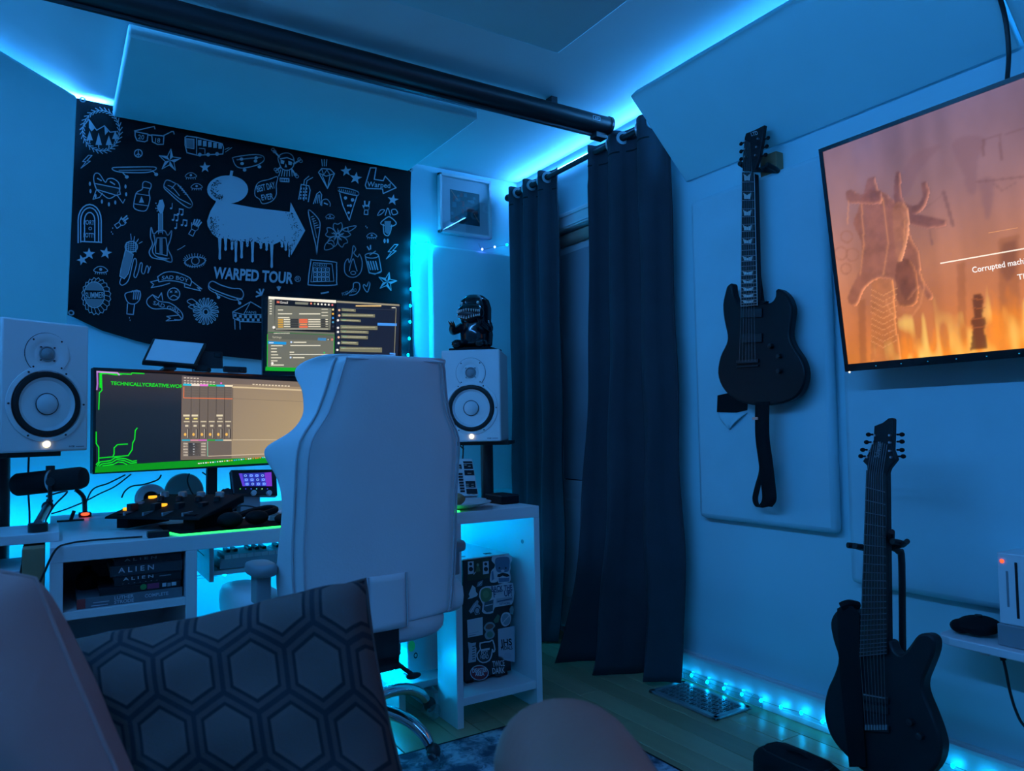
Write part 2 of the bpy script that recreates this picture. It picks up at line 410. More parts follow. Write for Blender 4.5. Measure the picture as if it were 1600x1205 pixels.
# ------------------------------------------------------------------ projection screen case
t = thing('screen_case', 'long black projection screen case hanging under the ceiling', 'projector screen', (.7, 2.44, 2.31))
prof = []
for i in range(9):
    an = R(90+i*180/8); prof.append((2.425+.035*cos(an), 2.343+.034*sin(an)))
prof = [(2.475, 2.377)]+prof+[(2.475, 2.309)]
P = [V((-.62, y, z)) for y, z in prof]
part(t, 'case', MB().prism(P, (2.66, 0, 0)), BLACK, sm=True, auto=50)
P2 = [V((2.04, 2.434+(y-2.434)*1.08, 2.343+(z-2.343)*1.10)) for y, z in prof]
part(t, 'end_cap', MB().prism(P2, (.016, 0, 0)).box(1.985, 2.045, 2.43, 2.476, 2.285, 2.312), BLACK, bevel=.002)
part(t, 'bottom_bar', MB().box(-.6, 1.98, 2.452, 2.468, 2.296, 2.307), DARKM, bevel=.002)
for x in (.1, 1.75): part(t, 'ceiling_bracket', MB().box(x, x+.03, 2.43, 2.47, 2.37, ZC), DARKM)
cv = Canvas(lambda x, y, k: V((1.935+x*.001, 2.3895-.0004*k, 2.343-y*.001)))
W_ = (.55,.57,.6); K_ = (.01,.01,.012)
cv.rect(0,-9,40,9,W_).rect(3,-6.5,37,6.5,K_).poly([(8,4),(13,-4),(18,4)],W_).rect(19,-3,31,-1,W_).rect(17,1,28,3,W_)
cv.build(t, 'maker_badge', PRINT, 'small white badge')

# ------------------------------------------------------------------ tapestry
TY = 3.398
def cloth_off(X, Z):
    e = exp(-((X-.07)/.10)**2)*.030*sin((Z-1.5)*7+.6)**2
    e += .010*exp(-((X-1.53)/.05)**2)*(1+sin(Z*16))*.5
    e += .006*(sin(X*9+Z*2)*.5+.5)*max(0, min(1, (1.75-Z)*3))
    return e
bot_px = [(105,492),(160,517),(220,535),(300,552),(410,563),(520,571),(640,576)]
bot = [atY(x, y, TY) for x, y in bot_px]
def botz(X):
    for p, q in zip(bot, bot[1:]):
        if X <= q.x or q is bot[-1]:
            t = max(0, min(1, (X-p.x)/(q.x-p.x))); return p.z+(q.z-p.z)*t
def tap(u, v):
    X0, X1 = .02+.035*v, 1.552-.01*sin(v*pi)
    X = X0+(X1-X0)*u; zb = botz(X); Z = zb+(2.398-zb)*v
    return V((X, TY-cloth_off(X, Z), Z))
t = thing('tapestry', 'black cloth flag with white doodle print and WARPED TOUR lettering, pinned to the wall', 'tapestry', (.78, TY, 1.45))
part(t, 'cloth', MB().grid(tap, 60, 40), TAPC, sm=True)
def tapfn(x, y, k):
    p = atY(x, y, TY); return V((p.x, TY-cloth_off(p.x, p.z)-.0022-.00001*k, p.z))
c = Canvas(tapfn); W = (.50,.52,.55); K = (.006,.006,.008); G = (.25,.26,.28)
lw = 1.5
def star(x, y, r, rot=-90, fill=True, naut=False):
    P = [(x+(r if i % 2 == 0 else r*.40)*cos(R(rot+36*i)), y+(r if i % 2 == 0 else r*.40)*sin(R(rot+36*i))) for i in range(10)]
    if naut:
        c.line(P, 1.1, W, True)
        for i in range(0, 10, 2): c.poly([P[i], P[(i+1) % 10], (x, y)], W)
    else: c.poly(P, W)
def eye(x, y, w, lash=5):
    c.curve([(x-w,y+1),(x-w*.4,y-w*.45),(x+w*.4,y-w*.45),(x+w,y+1),(x+w*.3,y+w*.35),(x-w*.4,y+w*.35)], 1.2, W, True)
    c.disc(x, y-w*.08, w*.22, w*.22, W, 8)
    for i in range(lash): a = x-w*.7+1.4*w*i/(lash-1); c.line([(a, y+w*.3),(a+(a-x)*.15, y+w*.6)], 1, W)
def bolt(x, y, s):
    c.line([(x+3*s,y-8*s),(x-4*s,y),(x+0*s,y),(x-6*s,y+8*s),(x+5*s,y-1*s),(x+1*s,y-1*s),(x+7*s,y-8*s)], 1.2, W, True)
def drops(P, r=1.6):
    for x, y in P: c.disc(x, y, r*.7, r*1.4, W, 8)
# wreath
for i in range(30):
    a = 2*pi*i/30; x, y = 158+29*cos(a), 205+32*sin(a)
    if x < 127: continue
    tx, ty = -sin(a), cos(a)
    for s_ in (.6, -.6):
        c.line([(x, y), (x-7*(tx*cos(s_)-ty*sin(s_)), y-7*(ty*cos(s_)+tx*sin(s_)))], 1.3, W)
c.ring(158, 205, 29, 32, 1.1, W, 30, R(-165), R(195))
c.line([(126,203),(139,187),(151,204),(163,197),(172,207),(182,206)], 1.5, W); c.poly([(139,188),(148,201),(143,206),(139,200)], W); c.poly([(163,197),(169,206),(164,212)], W)
for x, y, h in ((140,216,11),(154,222,14),(170,223,11),(180,214,9)):
    c.poly([(x,y-h),(x+5,y+h*.4),(x-5,y+h*.4)], W); c.line([(x,y),(x,y+h*.7)], 1.6, W)
# glasses
c.line([(211,206),(231,210),(230,220),(226,222),(214,220),(211,213)], 1.7, W, True); c.line([(237,211),(256,213),(255,226),(246,226),(238,222)], 1.7, W, True)
c.line([(231,211),(237,212)], 2, W); c.line([(210,205),(236,199),(241,198),(242,202)], 1.6, W); c.line([(256,212),(268,206),(271,206),(272,210)], 1.6, W)
c.text('20', 215, 217.5, 7, W, 6, bold=.01); c.text('18', 240, 222.5, 7, W, 6, bold=.01)
# bus
c.line([(289,215),(292,213),(307,215),(347,225),(349,231),(348,241),(308,243),(292,239),(289,227)], 1.6, W, True); c.line([(307,215),(307,243)], 1.3, W)
c.poly([(290,217),(303,218),(303,233),(291,231)], G); c.line([(290,217),(303,218),(303,233),(291,231)], 1.1, W, True)
for i in range(5): x = 309+i*8; c.rect(x, 219+i*1.5, x+5.5, 228+i*1.2, W)
for x, y in ((312,242),(325,242),(339,241)): c.disc(x, y, 3, 3, W, 10)
c.line([(311,232),(320,233),(320,241)], 1, W); c.line([(351,234),(358,231)], 1, W); c.line([(352,238),(362,231)], 1, W)
c.ring(216, 240, 6, 6, 1.5, W); c.line([(216,234),(216,246)], 1.2, W); c.line([(212,244),(216,240),(220,244)], 1.2, W)
star(265, 251, 18, -84, naut=True); star(320, 262, 9, -92)
# long board
c.curve([(175,264),(185,262),(230,261),(243,262),(242,266),(228,270),(195,270),(180,268)], 1.5, W, True); c.line([(186,267),(236,266)], 2, G)
for x, y in ((198,277),(244,273)): c.disc(x, y, 3.2, 2.8, W, 8); c.line([(x-6,y-6),(x,y)], 1.6, W)
# skateboard seen from above right
c.curve([(364,250),(366,246),(395,242),(410,244),(412,251),(402,258),(380,263),(369,260)], 1.5, W, True); c.line([(370,250),(408,246)], 2, G)
for x, y in ((377,249),(382,266),(400,247),(405,261),(378,256),(399,252)): c.disc(x, y, 3, 2.6, W, 8)
# emo heart
c.curve([(146,283),(148,274),(155,274),(164,286),(168,281),(176,280),(185,286),(187,297),(180,306),(170,311),(160,305),(150,297)], 1.5, W, True)
c.poly([(148,289),(186,295),(188,304),(182,306),(151,298)], K); c.line([(148,289),(186,295),(188,304),(182,306),(151,298)], 1.5, W, True)
c.text('EMO', 154, 298, 6.5, W, 8, width=24, bold=.01)
c.line([(150,299),(145,313),(155,310),(160,303)], 1.3, W); c.line([(183,306),(192,318),(195,312)], 1.3, W)
drops([(140,290),(141,301),(159,316),(170,320),(180,317),(197,304),(196,292),(149,308)], 2.4)
c.line([(152,281),(158,284)], 2, W); c.line([(172,285),(179,289)], 2, W)
# bottle
c.curve([(223,287),(227,284),(235,287),(236,292),(233,299),(233,304),(234,312),(229,328),(220,330),(210,326),(209,318),(213,302),(222,296)], 1.5, W, True)
c.line([(222,293),(235,295)], 1.4, W); c.line([(212,303),(233,306)], 1.2, W); c.line([(210,319),(231,322)], 1.2, W); c.poly([(221,307),(225,317),(217,317)], W)
# shoe
c.curve([(258,284),(263,282),(274,287),(278,289),(288,300),(299,315),(300,322),(294,325),(280,316),(262,300),(256,293)], 1.6, W, True)
c.line([(257,292),(280,311),(298,320)], 1.3, W); c.curve([(262,290),(270,294),(280,306)], 1.2, W); c.line([(274,288),(268,295)], 1.2, W)
for i in range(5): c.line([(278+i*2.6,291+i*3.2),(283+i*2.6,292+i*3.2)], 1, W)
eye(298, 275, 9); eye(307, 292, 9)
# guitar
c.poly([(245,326),(249,313),(254,312),(257,322),(254,334),(250,334)], W); c.poly([(248,334),(254,334),(254,364),(247,364)], G); c.line([(247.5,334),(247.5,366)], 1.2, W); c.line([(254,334),(254,366)], 1.2, W)
c.curve([(236,356),(240,366),(247,361),(257,361),(262,368),(268,361),(266,375),(262,388),(268,402),(267,410),(254,406),(238,403),(233,394),(238,382),(235,370)], 1.8, W, True)
for q in (0, 1): c.curve([(240+q,368),(242,378+q),(238,392),(244,401),(258,405-q),(264,404)], 1.6, W)
c.line([(245,372),(259,372),(261,386),(261,400),(243,396),(243,384)], 1.3, W, True); c.rect(249,371,254,398,G)
for i in range(4): c.disc(243.5+ (i%2)*2, 318+i*4, 1.1, 1.1, W, 6)
# notes
for x, y, d in ((267,326,0),(270,344,1),(278,335,1),(274,357,0),(284,352,1)):
    c.disc(x, y, 1.9, 1.6, W, 8); c.line([(x+1.6,y),(x+2,y-8)], 1, W)
    if d: c.disc(x+6, y+1, 1.9, 1.6, W, 8); c.line([(x+7.6,y+1),(x+8,y-7)], 1, W); c.line([(x+2,y-8),(x+8,y-7)], 2, W)
# hands
def hand(x, y, s, ang, fingers):
    ca, sa = cos(R(ang)), sin(R(ang)); T = lambda P: [(x+s*(a*ca-b*sa), y+s*(a*sa+b*ca)) for a, b in P]
    c.curve(T([(-3,2),(-5,-2),(-4,-6),(0,-7),(4,-6),(5,-2),(3,2)]), 1.3, W); c.line(T([(-3,2),(-3.4,10),(3.4,10),(3,2)]), 1.3, W, True)
    for a, L in fingers: c.line(T([(a,-5),(a*1.35,-5-L)]), 2.2, W)
    c.line(T([(-5,-2),(-7,-6)]), 1.6, W)
hand(189, 349, 1.0, 55, ((-3,9),(0,8),(3,2))); hand(303, 358, 1.1, 28, ((-4,7),(-1.5,9),(1,9.5),(3.5,8)))
drops([(176,357),(174,363),(176,366)], 1); c.line([(277,391),(283,388),(289,384)], 1, W)
hand(572, 327, .85, 5, ((-3.2,9),(3.2,9),(0,2))); drops([(571,354),(573,356)], 1)
# arched booth at the left
for r in (0, 4, 10):
    c.line([(122+r, 380-r*.2)]+[(140+(-18+r)*cos(a*pi/10), 345-(20-r)*sin(a*pi/10)*1.2) for a in range(11)]+[(158-r, 380-r*.3)], 1.8, W)
c.line([(126,378),(156,379)], 1.8, W); c.text('PORT', 130, 351, 7, W, 4, width=17, bold=.01); c.text('O', 138, 360, 5, W, bold=.01); c.text('POTTY', 130, 371, 7, W, 3, width=19, bold=.01)
bolt(134, 256, 1.35)
star(165, 396, 10, -80); star(139, 398, 10, -90); star(128, 408, 9, -110); eye(157, 423, 11, 6)
# microphone
c.ring(205, 386, 9.5, 8.5, 1.8, W, 20, 0, 2*pi)
for i in range(5): c.line([(198+i*3.4,379),(197+i*3.6,393)], 1, W); c.line([(197,380+i*3),(213,382+i*3)], 1, W)
c.poly([(196,391),(208,398),(200,428),(194,436),(187,432),(189,420)], G); c.line([(196,391),(208,398),(200,428),(194,436),(187,432),(189,420)], 1.5, W, True); c.line([(194,401),(205,407)], 2.6, K)
c.curve([(189,435),(187,443),(192,446),(201,437),(208,408),(212,405),(213,413),(209,430),(212,434),(216,425),(219,412),(222,413),(221,425),(225,428),(229,416),(232,420),(231,427),(235,417)], 1.5, W)
for i in range(4): c.line([(205+i*4,375+i*2),(204+i*6,366+i*4)], 1.3, W)
# big eye
c.curve([(288,411),(298,403),(310,402),(321,407),(312,415),(298,417)], 1.5, W, True); c.ring(305, 408, 6, 6, 1.6, W)
for i in range(13): a = pi*i/12; c.line([(304+15*cos(a),407-5*sin(a)),(304+18*cos(a),407-10.5*sin(a))], 1, W); c.line([(304+14*cos(a),411+4*sin(a)),(304+16*cos(a),411+8*sin(a))], 1, W)
# bottle cap
for i in range(20):
    a, b = 2*pi*i/20, 2*pi*(i+.5)/20; d = 2*pi*(i+1)/20
    c.line([(150+21*cos(a),464+26*sin(a)),(150+23*cos(b),464+29*sin(b)),(150+21*cos(d),464+26*sin(d))], 1.1, W); c.line([(147+16*cos(a),462+20*sin(a)),(150+21*cos(a),464+26*sin(a))], .9, W)
c.ring(147, 462, 16, 20, 1.4, W)
c.poly([(147+15*cos(R(a)),462+19*sin(R(a))) for a in range(200,341,14)], G); c.poly([(147+15*cos(R(a)),462+19*sin(R(a))) for a in range(20,161,14)], G)
c.text('SUMMER', 133, 468, 9, W, -4, width=30, bold=.012)
# fist
c.curve([(196,459),(206,456),(214,454),(219,458),(218,468),(211,475),(201,474),(196,466)], 1.5, W, True); c.line([(199,475),(198,491),(208,492),(210,476)], 1.5, W)
for i in range(4): c.curve([(205+i*3.4,457),(207+i*3.4,455),(209+i*3.3,458),(208+i*3.2,468)], 1.6, W)
drops([(202,497),(203,501)], 1)
# banners
c.curve([(246,433),(258,426),(275,426),(295,434),(299,441)], 1.5, W); c.curve([(248,441),(262,439),(280,441),(297,447)], 1.5, W); c.line([(246,433),(248,441)], 1.5, W); c.line([(299,441),(297,447)], 1.5, W)
c.line([(248,438),(235,441),(240,445),(236,450),(252,447),(265,443)], 1.4, W); c.line([(299,440),(315,452),(308,450),(313,455),(288,449),(288,443)], 1.4, W)
c.text('SAD BOY', 252, 436, 6, W, 6, width=42, bold=.01, wob=lambda q: 12*(q-.5)**2-1)
c.ring(271, 460, 9.5, 9.5, 1.6, W); c.curve([(266,465),(271,462),(277,465)], 1.4, W)
for x in (267, 275): c.line([(x-2,455),(x+1.5,458)], 1.1, W); c.line([(x+1.5,455),(x-2,458)], 1.1, W)
c.curve([(238,461),(230,468),(230,476),(240,483),(262,483),(276,490),(283,498)], 1.5, W); c.curve([(238,461),(248,471),(265,474),(279,484),(285,493),(283,500),(272,500)], 1.5, W)
c.line([(238,461),(247,466),(252,458),(254,470)], 1.4, W); c.line([(278,493),(260,495),(266,498),(259,502),(280,501)], 1.4, W)
c.text('SAD GIRL', 238, 476, 6, W, 18, width=44, bold=.01)
# daisy
for i in range(18):
    a = 2*pi*i/18; p = lambda r, d: (321+r*cos(a+d), 487+r*1.05*sin(a+d))
    c.line([p(6,0),p(11,-.12),p(19,-.07),p(20,.07),p(11,.12)], 1.3, W, True)
c.ring(321, 488, 4, 4.5, 2, W); c.curve([(306,480),(292,472),(300,468),(310,477)], 1.3, W, True); c.curve([(305,485),(294,480),(303,476)], 1.3, W)
# skateboard below logo
c.curve([(326,444),(332,440),(345,446),(362,451),(375,452),(380,460),(376,467),(362,464),(340,456),(328,450)], 1.6, W, True); c.curve([(325,447),(328,454),(345,462),(364,469),(378,468)], 1.2, W)
for x, y in ((341,465),(374,474)): c.disc(x, y, 2.8, 2.6, W, 8); c.line([(x-5,y-8),(x,y)], 1.6, W)
# tent
c.line([(363,488),(391,472),(410,483)], 1.4, W); c.line([(391,472),(380,492)], 1.1, W); c.line([(363,488),(364,498),(376,503),(410,504)], 1.3, W); c.line([(363,488),(380,492),(412,492)], 1.3, W)
for i in range(12):
    for j in range(2):
        if (i+j) % 2 == 0: x = 365+i*4; c.rect(x, 491+j*5+min(i,3)*.7, x+4, 495.5+j*5+min(i,3)*.7, W)
for x in (366, 374): c.line([(x,499),(x+.5,515)], 1.4, W)
c.text('VANS', 383, 490, 4, W, 2, width=17)
# skull and crossbones
c.curve([(436,256),(434,247),(440,241),(450,240),(457,245),(459,255),(456,263),(448,267),(440,264)], 1.5, W, True); c.poly([(438,250),(444,252),(443,257),(438,256)], W); c.poly([(450,252),(456,254),(455,259),(450,258)], W); c.poly([(446,256),(448,262),(444,262)], W)
c.line([(437,249),(448,247),(458,251)], 1.6, W)
for (a, b), (p, q) in (((427,236),(436,246)),((468,251),(458,257)),((431,267),(438,262)),((462,275),(455,265))):
    c.line([(a,b),(p,q)], 2.6, W); c.ring(a-1, b-1.5, 2.4, 2.2, 1.2, W, 10); c.ring(a+1.5, b+1.5, 2.4, 2.2, 1.2, W, 10)
for i in range(6): c.line([(438+i*3.4,266),(435+i*4.2,276)], 1.2, W)
c.line([(437,279),(451,280),(451,285),(437,284)], 1.4, W, True)
for i in range(5): c.line([(439+i*2.6,279),(439+i*2.6,285)], .9, W)
# best day ever
c.curve([(399,293),(405,285),(420,281),(433,277),(431,290),(431,305),(424,315),(410,319),(405,312),(398,306)], 1.4, W, True)
c.text('BEST DAY', 401, 301, 10, W, -13, width=30, bold=.015); c.text('EVER', 408, 314, 9, W, -8, width=19, bold=.015)
# gem
c.line([(497,270),(502,264),(515,265),(522,272),(511,295)], 1.5, W, True); c.line([(497,271),(509,276),(522,272)], 1.3, W); c.line([(503,275),(511,295),(515,275)], 1.2, W); c.line([(502,265),(505,274),(510,266),(515,274)], 1, W)
for i in range(3): c.line([(503+i*3,260),(502+i*4,250)], 1.2, W)
star(540, 268, 9, -96); star(555, 279, 10, -80); star(613, 313, 9, -80)
# bent arrow sign
c.line([(578,263),(587,263),(584,281),(598,283),(601,276),(618,294),(598,303),(597,296),(572,295),(570,290)], 1.6, W, True)
c.text('Warped', 573, 292, 8, W, 4, width=36, bold=.012)
# city
c.line([(466,312),(470,289),(482,291),(484,298),(481,316)], 1.4, W); c.line([(478,291),(474,314)], 1.1, W)
for i in range(3):
    for j in range(4): c.rect(469+i*4.2-j*.3, 294+j*5, 471+i*4.2-j*.3, 297+j*5, W)
c.line([(474,289),(475,282),(482,276)], 1.3, W); c.line([(478,289),(479,283),(488,278)], 1.3, W)
c.line([(489,319),(494,304),(499,300),(502,305),(500,321)], 1.3, W)
for i in range(3): c.line([(492+i*3,318),(495+i*2,305)], 1, W)
c.curve([(502,322),(503,314),(510,312),(515,318),(515,323)], 1.4, W); c.line([(506,318),(511,320)], 2, W)
# pizza
c.curve([(527,294),(536,294),(550,297),(559,301),(558,306),(545,304),(530,300),(526,297)], 1.5, W, True); c.line([(530,302),(535,322),(545,345),(551,325),(557,307)], 1.5, W)
for i in range(9): c.line([(530+i*3,296+i*.6),(529+i*3.1,300+i*.6)], 1, W)
for x, y, r in ((539,310,2.6),(550,313,2.8),(543,322,1.6),(547,322,2.2),(544,333,2)): c.disc(x, y, r, r, W, 10)
eye(515, 339, 7); eye(580, 369, 8)
# face with tongue
c.curve([(601,337),(605,326),(609,337)], 1.4, W); c.curve([(589,337),(594,329),(600,329),(595,335)], 1.4, W, True); c.curve([(611,329),(617,328),(620,334),(613,336)], 1.4, W, True)
c.curve([(594,349),(603,341),(609,340),(618,349),(612,354),(600,353)], 1.5, W, True); c.curve([(598,351),(599,365),(605,369),(609,363),(611,352)], 1.5, W); c.poly([(600,346),(610,346),(608,364),(605,367),(600,363)], G); c.line([(605,348),(605,360)], 1.6, K)
drops([(600,377),(605,377)], 2.6)
# surf feather
c.curve([(481,331),(487,332),(498,345),(499,358),(496,378),(494,398),(493,385),(487,360)], 1.6, W, True); c.line([(488,342),(494,372)], 1.4, G); [c.line([(485+i*1.6,340+i*3.4),(489+i*1.9,338.5+i*3.4)], 1, W) for i in range(6)]
# hibiscus
for i in range(5):
    a = R(-90+72*i); p = lambda r, d: (527+r*cos(a+d), 368+r*sin(a+d))
    c.curve([p(2,0),p(13,-.55),p(19,-.3),p(17,0),p(20,.28),p(13,.55)], 1.4, W, True); c.line([p(3,0),p(10,0)], 1, W); c.line([p(3,.1),p(8,.25)], 1, W)
c.curve([(535,360),(545,355),(556,354),(545,362)], 1.3, W, True); c.curve([(516,376),(508,382),(507,391),(519,388),(521,380)], 1.3, W, True)
# wall calendar
c.curve([(485,409),(488,407),(522,410),(525,415),(525,440),(522,446),(485,446),(481,441)], 1.6, W, True, 3); c.line([(489,411),(518,413),(521,440),(485,441)], 1, W, True)
for i in range(4):
    for j in range(3): c.line([(489+i*6.4,419+j*7.5),(494.5+i*6.4,419.3+j*7.5),(494.5+i*6.4,425+j*7.5),(489+i*6.4,425+j*7.5)], 1.2, W, True); c.disc(491.7+i*6.4, 422+j*7.5, .9, .9, W, 6)
c.text('SCHEDULE', 490, 416.5, 4, W, 3, width=20)
# flame
c.curve([(551,385),(555,390),(552,396),(558,402),(561,398),(565,410),(563,425),(555,433),(545,433),(538,426),(538,412),(543,405),(545,411),(549,400)], 1.5, W, True); c.curve([(545,424),(547,414),(551,405),(554,414),(557,424)], 1.4, W); c.ring(551, 427, 4, 2.6, 1.2, W, 12)
# bin
c.ring(580, 400, 10.5, 4, 1.5, W); c.line([(570,402),(576,427),(585,429),(595,424),(591,401)], 1.5, W); c.ring(585, 424, 10, 4, 1.3, W, 10, 0, pi)
for i in range(4): c.line([(574+i*4,409),(578+i*3.8,422)], 2, W)
c.line([(573,386),(576,391)], 2, W); c.line([(578,384),(578,390)], 2, W); c.line([(577,399),(586,393)], 1.4, W)
bolt(611, 394, 1.4); star(604, 441, 15, -78, naut=True)
c.curve([(573,457),(567,449),(568,445),(572,448),(575,441),(577,445)], 1.4, W, True)
c.curve([(540,461),(550,452),(552,443),(560,443),(561,452),(555,460),(545,462)], 1.4, W); c.text('POST HARD', 534, 463, 5, W, -18, width=24); c.line([(501,459),(512,457)], 2.4, W)
for a in (-60, -90, -120): c.line([(435,454),(435+5*cos(R(a)),454+6*sin(R(a)))], 2, W)
for a in (-150, -110, -70, 160): c.line([(408,461),(408+9*cos(R(a)),461+9*sin(R(a)))], 2.4, W)
# centre figure: round head, arrow body, paint drips
hd = [(355+32*cos(R(a)), 297+22*sin(R(a))) for a in range(0, 360, 12)]
c.poly(hd, W); c.line([(360,277),(361.5,269)], 4.5, W)
body = [(339,308),(356,318),(400,326),(452,332),(453.5,317),(476,361),(454,400),(453,383)]
drip = [(452,383,18),(446,383,8),(440,381,5),(424,386,32),(416,383,8),(407,384,4),(394,381,28),(386,380,5),(377,381,22),(368,379,30),(362,378,12),(352,376,15),(343,376,29)]
pts = []
for x, y, L in drip: pts += [(x+2.6, y-3), (x+1.5, y+L*.6), (x+1.9, y+L), (x-.2, y+L+2), (x-2.2, y+L), (x-1.6, y+L*.6), (x-2.8, y-3)]
body += pts[3:] + [(331,366),(324,354),(323,346),(328,331),(336,318)]
c.poly(body, W)
rg = random.Random(3)
for _ in range(330):
    q = rg.random()
    if q < .35: a = rg.uniform(1.8, 4.2); r = 1-abs(rg.gauss(0,.22)); x, y = 352+24*r*cos(a), 297+17*r*sin(a)
    elif q < .62: x, y = 328+abs(rg.gauss(0,7)), rg.uniform(340,370)
    elif q < .82: y = rg.uniform(332,392); x = 473-abs(y-361)*.55-abs(rg.gauss(0,6))-2
    else: x, y = rg.uniform(345,445), 380-abs(rg.gauss(0,4))
    c.disc(x, y, .8, .8, K, 5)
c.text('WARPED TOUR', 333, 435, 17, W, 4.2, width=124, bold=.032); c.text('®', 459, 441, 9, W, 4)
c.build(t, 'doodle_print', PRINT, 'white doodles and lettering printed on the cloth')
for x, y in ((111,490),(129,158),(641,266),(634,566)):
    p = atY(x, y, TY); p.y = TY-cloth_off(p.x, p.z)-.004
    part(t, 'eyelet', MB().lathe([(.006,0),(.011,0),(.011,.003),(.006,.003),(.006,0)], p, (0,-1,0), 16), STEEL, sm=True)

# ------------------------------------------------------------------ framed picture
t = thing('picture_frame', 'small white framed picture on the wall between tapestry and curtain', 'picture', (1.87, 3.40, 2.06))
x0, x1, z0, z1, ff = 1.708, 2.022, 2.062, 2.378, .014
part(t, 'frame', MB().box(x0,x1,3.385,3.415,z0,z0+ff).box(x0,x1,3.385,3.415,z1-ff,z1).box(x0,x0+ff,3.385,3.415,z0,z1).box(x1-ff,x1,3.385,3.415,z0,z1), WHITE, bevel=.002)
part(t, 'mat_board', MB().box(x0+ff,x1-ff,3.404,3.412,z0+ff,z1-ff), mat('mat_card', (.6,.62,.66), .8, var=(20,.03)))
part(t, 'glass', MB().box(x0+ff,x1-ff,3.392,3.394,z0+ff,z1-ff), PICGL)
cv = Canvas(lambda x, y, k: V((x0+x*(x1-x0), 3.4035-.00008*k, z1-y*(z1-z0))))
T1, T2, T3, RD = S(20,70,80), S(45,110,120), S(25,50,60), S(130,60,60)
cv.rect(.22,.24,.79,.80,T1)
for i in range(26):
    x, y = random.uniform(.22,.68), random.uniform(.24,.70); cv.rect(x, y, x+random.uniform(.04,.11), y+random.uniform(.03,.1), random.choice((T1,T2,T3,T2,RD)))
cv.line([(.24,.26),(.36,.40)], .015, S(190,130,110)).line([(.68,.60),(.77,.73)], .015, S(190,130,110)).rect(.52,.50,.68,.58,RD).poly([(.30,.74),(.34,.68),(.38,.74)], RD)
cv.build(t, 'art_print', PRINT, 'teal and red abstract print')

# ------------------------------------------------------------------ curtains and rod
RX, RZ = 2.115, 2.295
t = thing('curtain_rod', 'black curtain rod running over the doorway under the ceiling', 'curtain rod', (RX, 2.7, RZ))
part(t, 'rod', MB().cyl((RX, 2.10, RZ), (RX, 3.36, RZ), .013, n=16), BLACK, sm=True)
for y in (2.10, 3.36): part(t, 'finial', MB().ell((RX, y, RZ), (.02,.025,.02)), BLACK, sm=True)
for y in (2.14, 3.33): part(t, 'bracket', MB().cyl((RX, y, RZ), (XR, y, RZ), .007).cyl((XR-.006, y, RZ), (XR, y, RZ), .022), BLACK, sm=True)
def curtain(label, ytop, ybot, nf, xtop, xbot, zb, ph=0, amp=(.032,.06), gy=()):
    t = thing('curtain', label, 'curtain', (xtop, (ytop[0]+ytop[1])/2, .01), group='dark blackout curtains')
    rg = random.Random(int(nf*10)); w_ = [rg.uniform(.7,1.4) for _ in range(12)]; w2 = [rg.uniform(-1,1) for _ in range(12)]
    def fn(u, v):
        zz = zb(u)+(2.335-zb(u))*v; q = 1-v; e = q**2.6
        ph_ = 2*pi*nf*u+ph+.5*sin(5*u+q*1.2)*q
        am = amp[0]+(amp[1]-amp[0])*e
        k = int(nf*u*1.0) % 12
        s_ = sin(ph_); s_ = math.copysign(abs(s_)**.75, s_)
        x = xtop+(xbot(u)-xtop)*e + am*s_*(.75+.35*w_[k] if v < .93 else 1)
        y0 = ytop[0]+(ybot[0]-ytop[0])*e; y1 = ytop[1]+(ybot[1]-ytop[1])*e
        y = y0+(y1-y0)*u+.35*am*sin(2*ph_+.4)*q*.6+.012*sin(9*zz+7*u)*q
        y += .02*exp(-zz*9)*sin(11*u+2); x += -.03*exp(-zz*8)*(1+sin(13*u))
        if v > .985: zz -= .012*(1-abs(s_))
        return V((x, y, zz))
    part(t, 'cloth', MB().grid(fn, 110, 60), CURT, sm=True, sol=.004, auto=0)
    part(t, 'header_seam', MB().grid(lambda u, v: fn(u, .955+.003*v)+V((-.0028,0,0)), 110, 1), MATTE, sm=True)
    for k in range(int(2*nf)):
        u = (k*pi-ph)/(2*pi*nf)+.0
        if 0.02 < u < .98:
            p = fn(u, .985); q1 = fn(u+.004, .985); d = (q1-p).normalized(); nrm = V((-d.y, d.x, 0)).normalized()
            part(t, 'grommet', MB().lathe([(.017,-.005),(.029,-.004),(.029,.004),(.017,.005),(.017,-.005)], V((p.x, p.y, RZ)), nrm, 20), STEEL, sm=True)
    return t
curtain('wide dark curtain to the right of the doorway, beside the slanted panel', (2.15,2.625), (2.13,2.60), 2.5, RX, lambda u: 2.09-.16*u**1.5, lambda u: .012+.01*sin(9*u), ph=.9, amp=(.03,.05))
curtain('dark curtain to the left of the doorway, behind the right end of the desk', (2.92,3.34), (2.86,3.33), 3, RX, lambda u: 2.10-.06*(1-u), lambda u: .012, ph=.2, amp=(.03,.045))

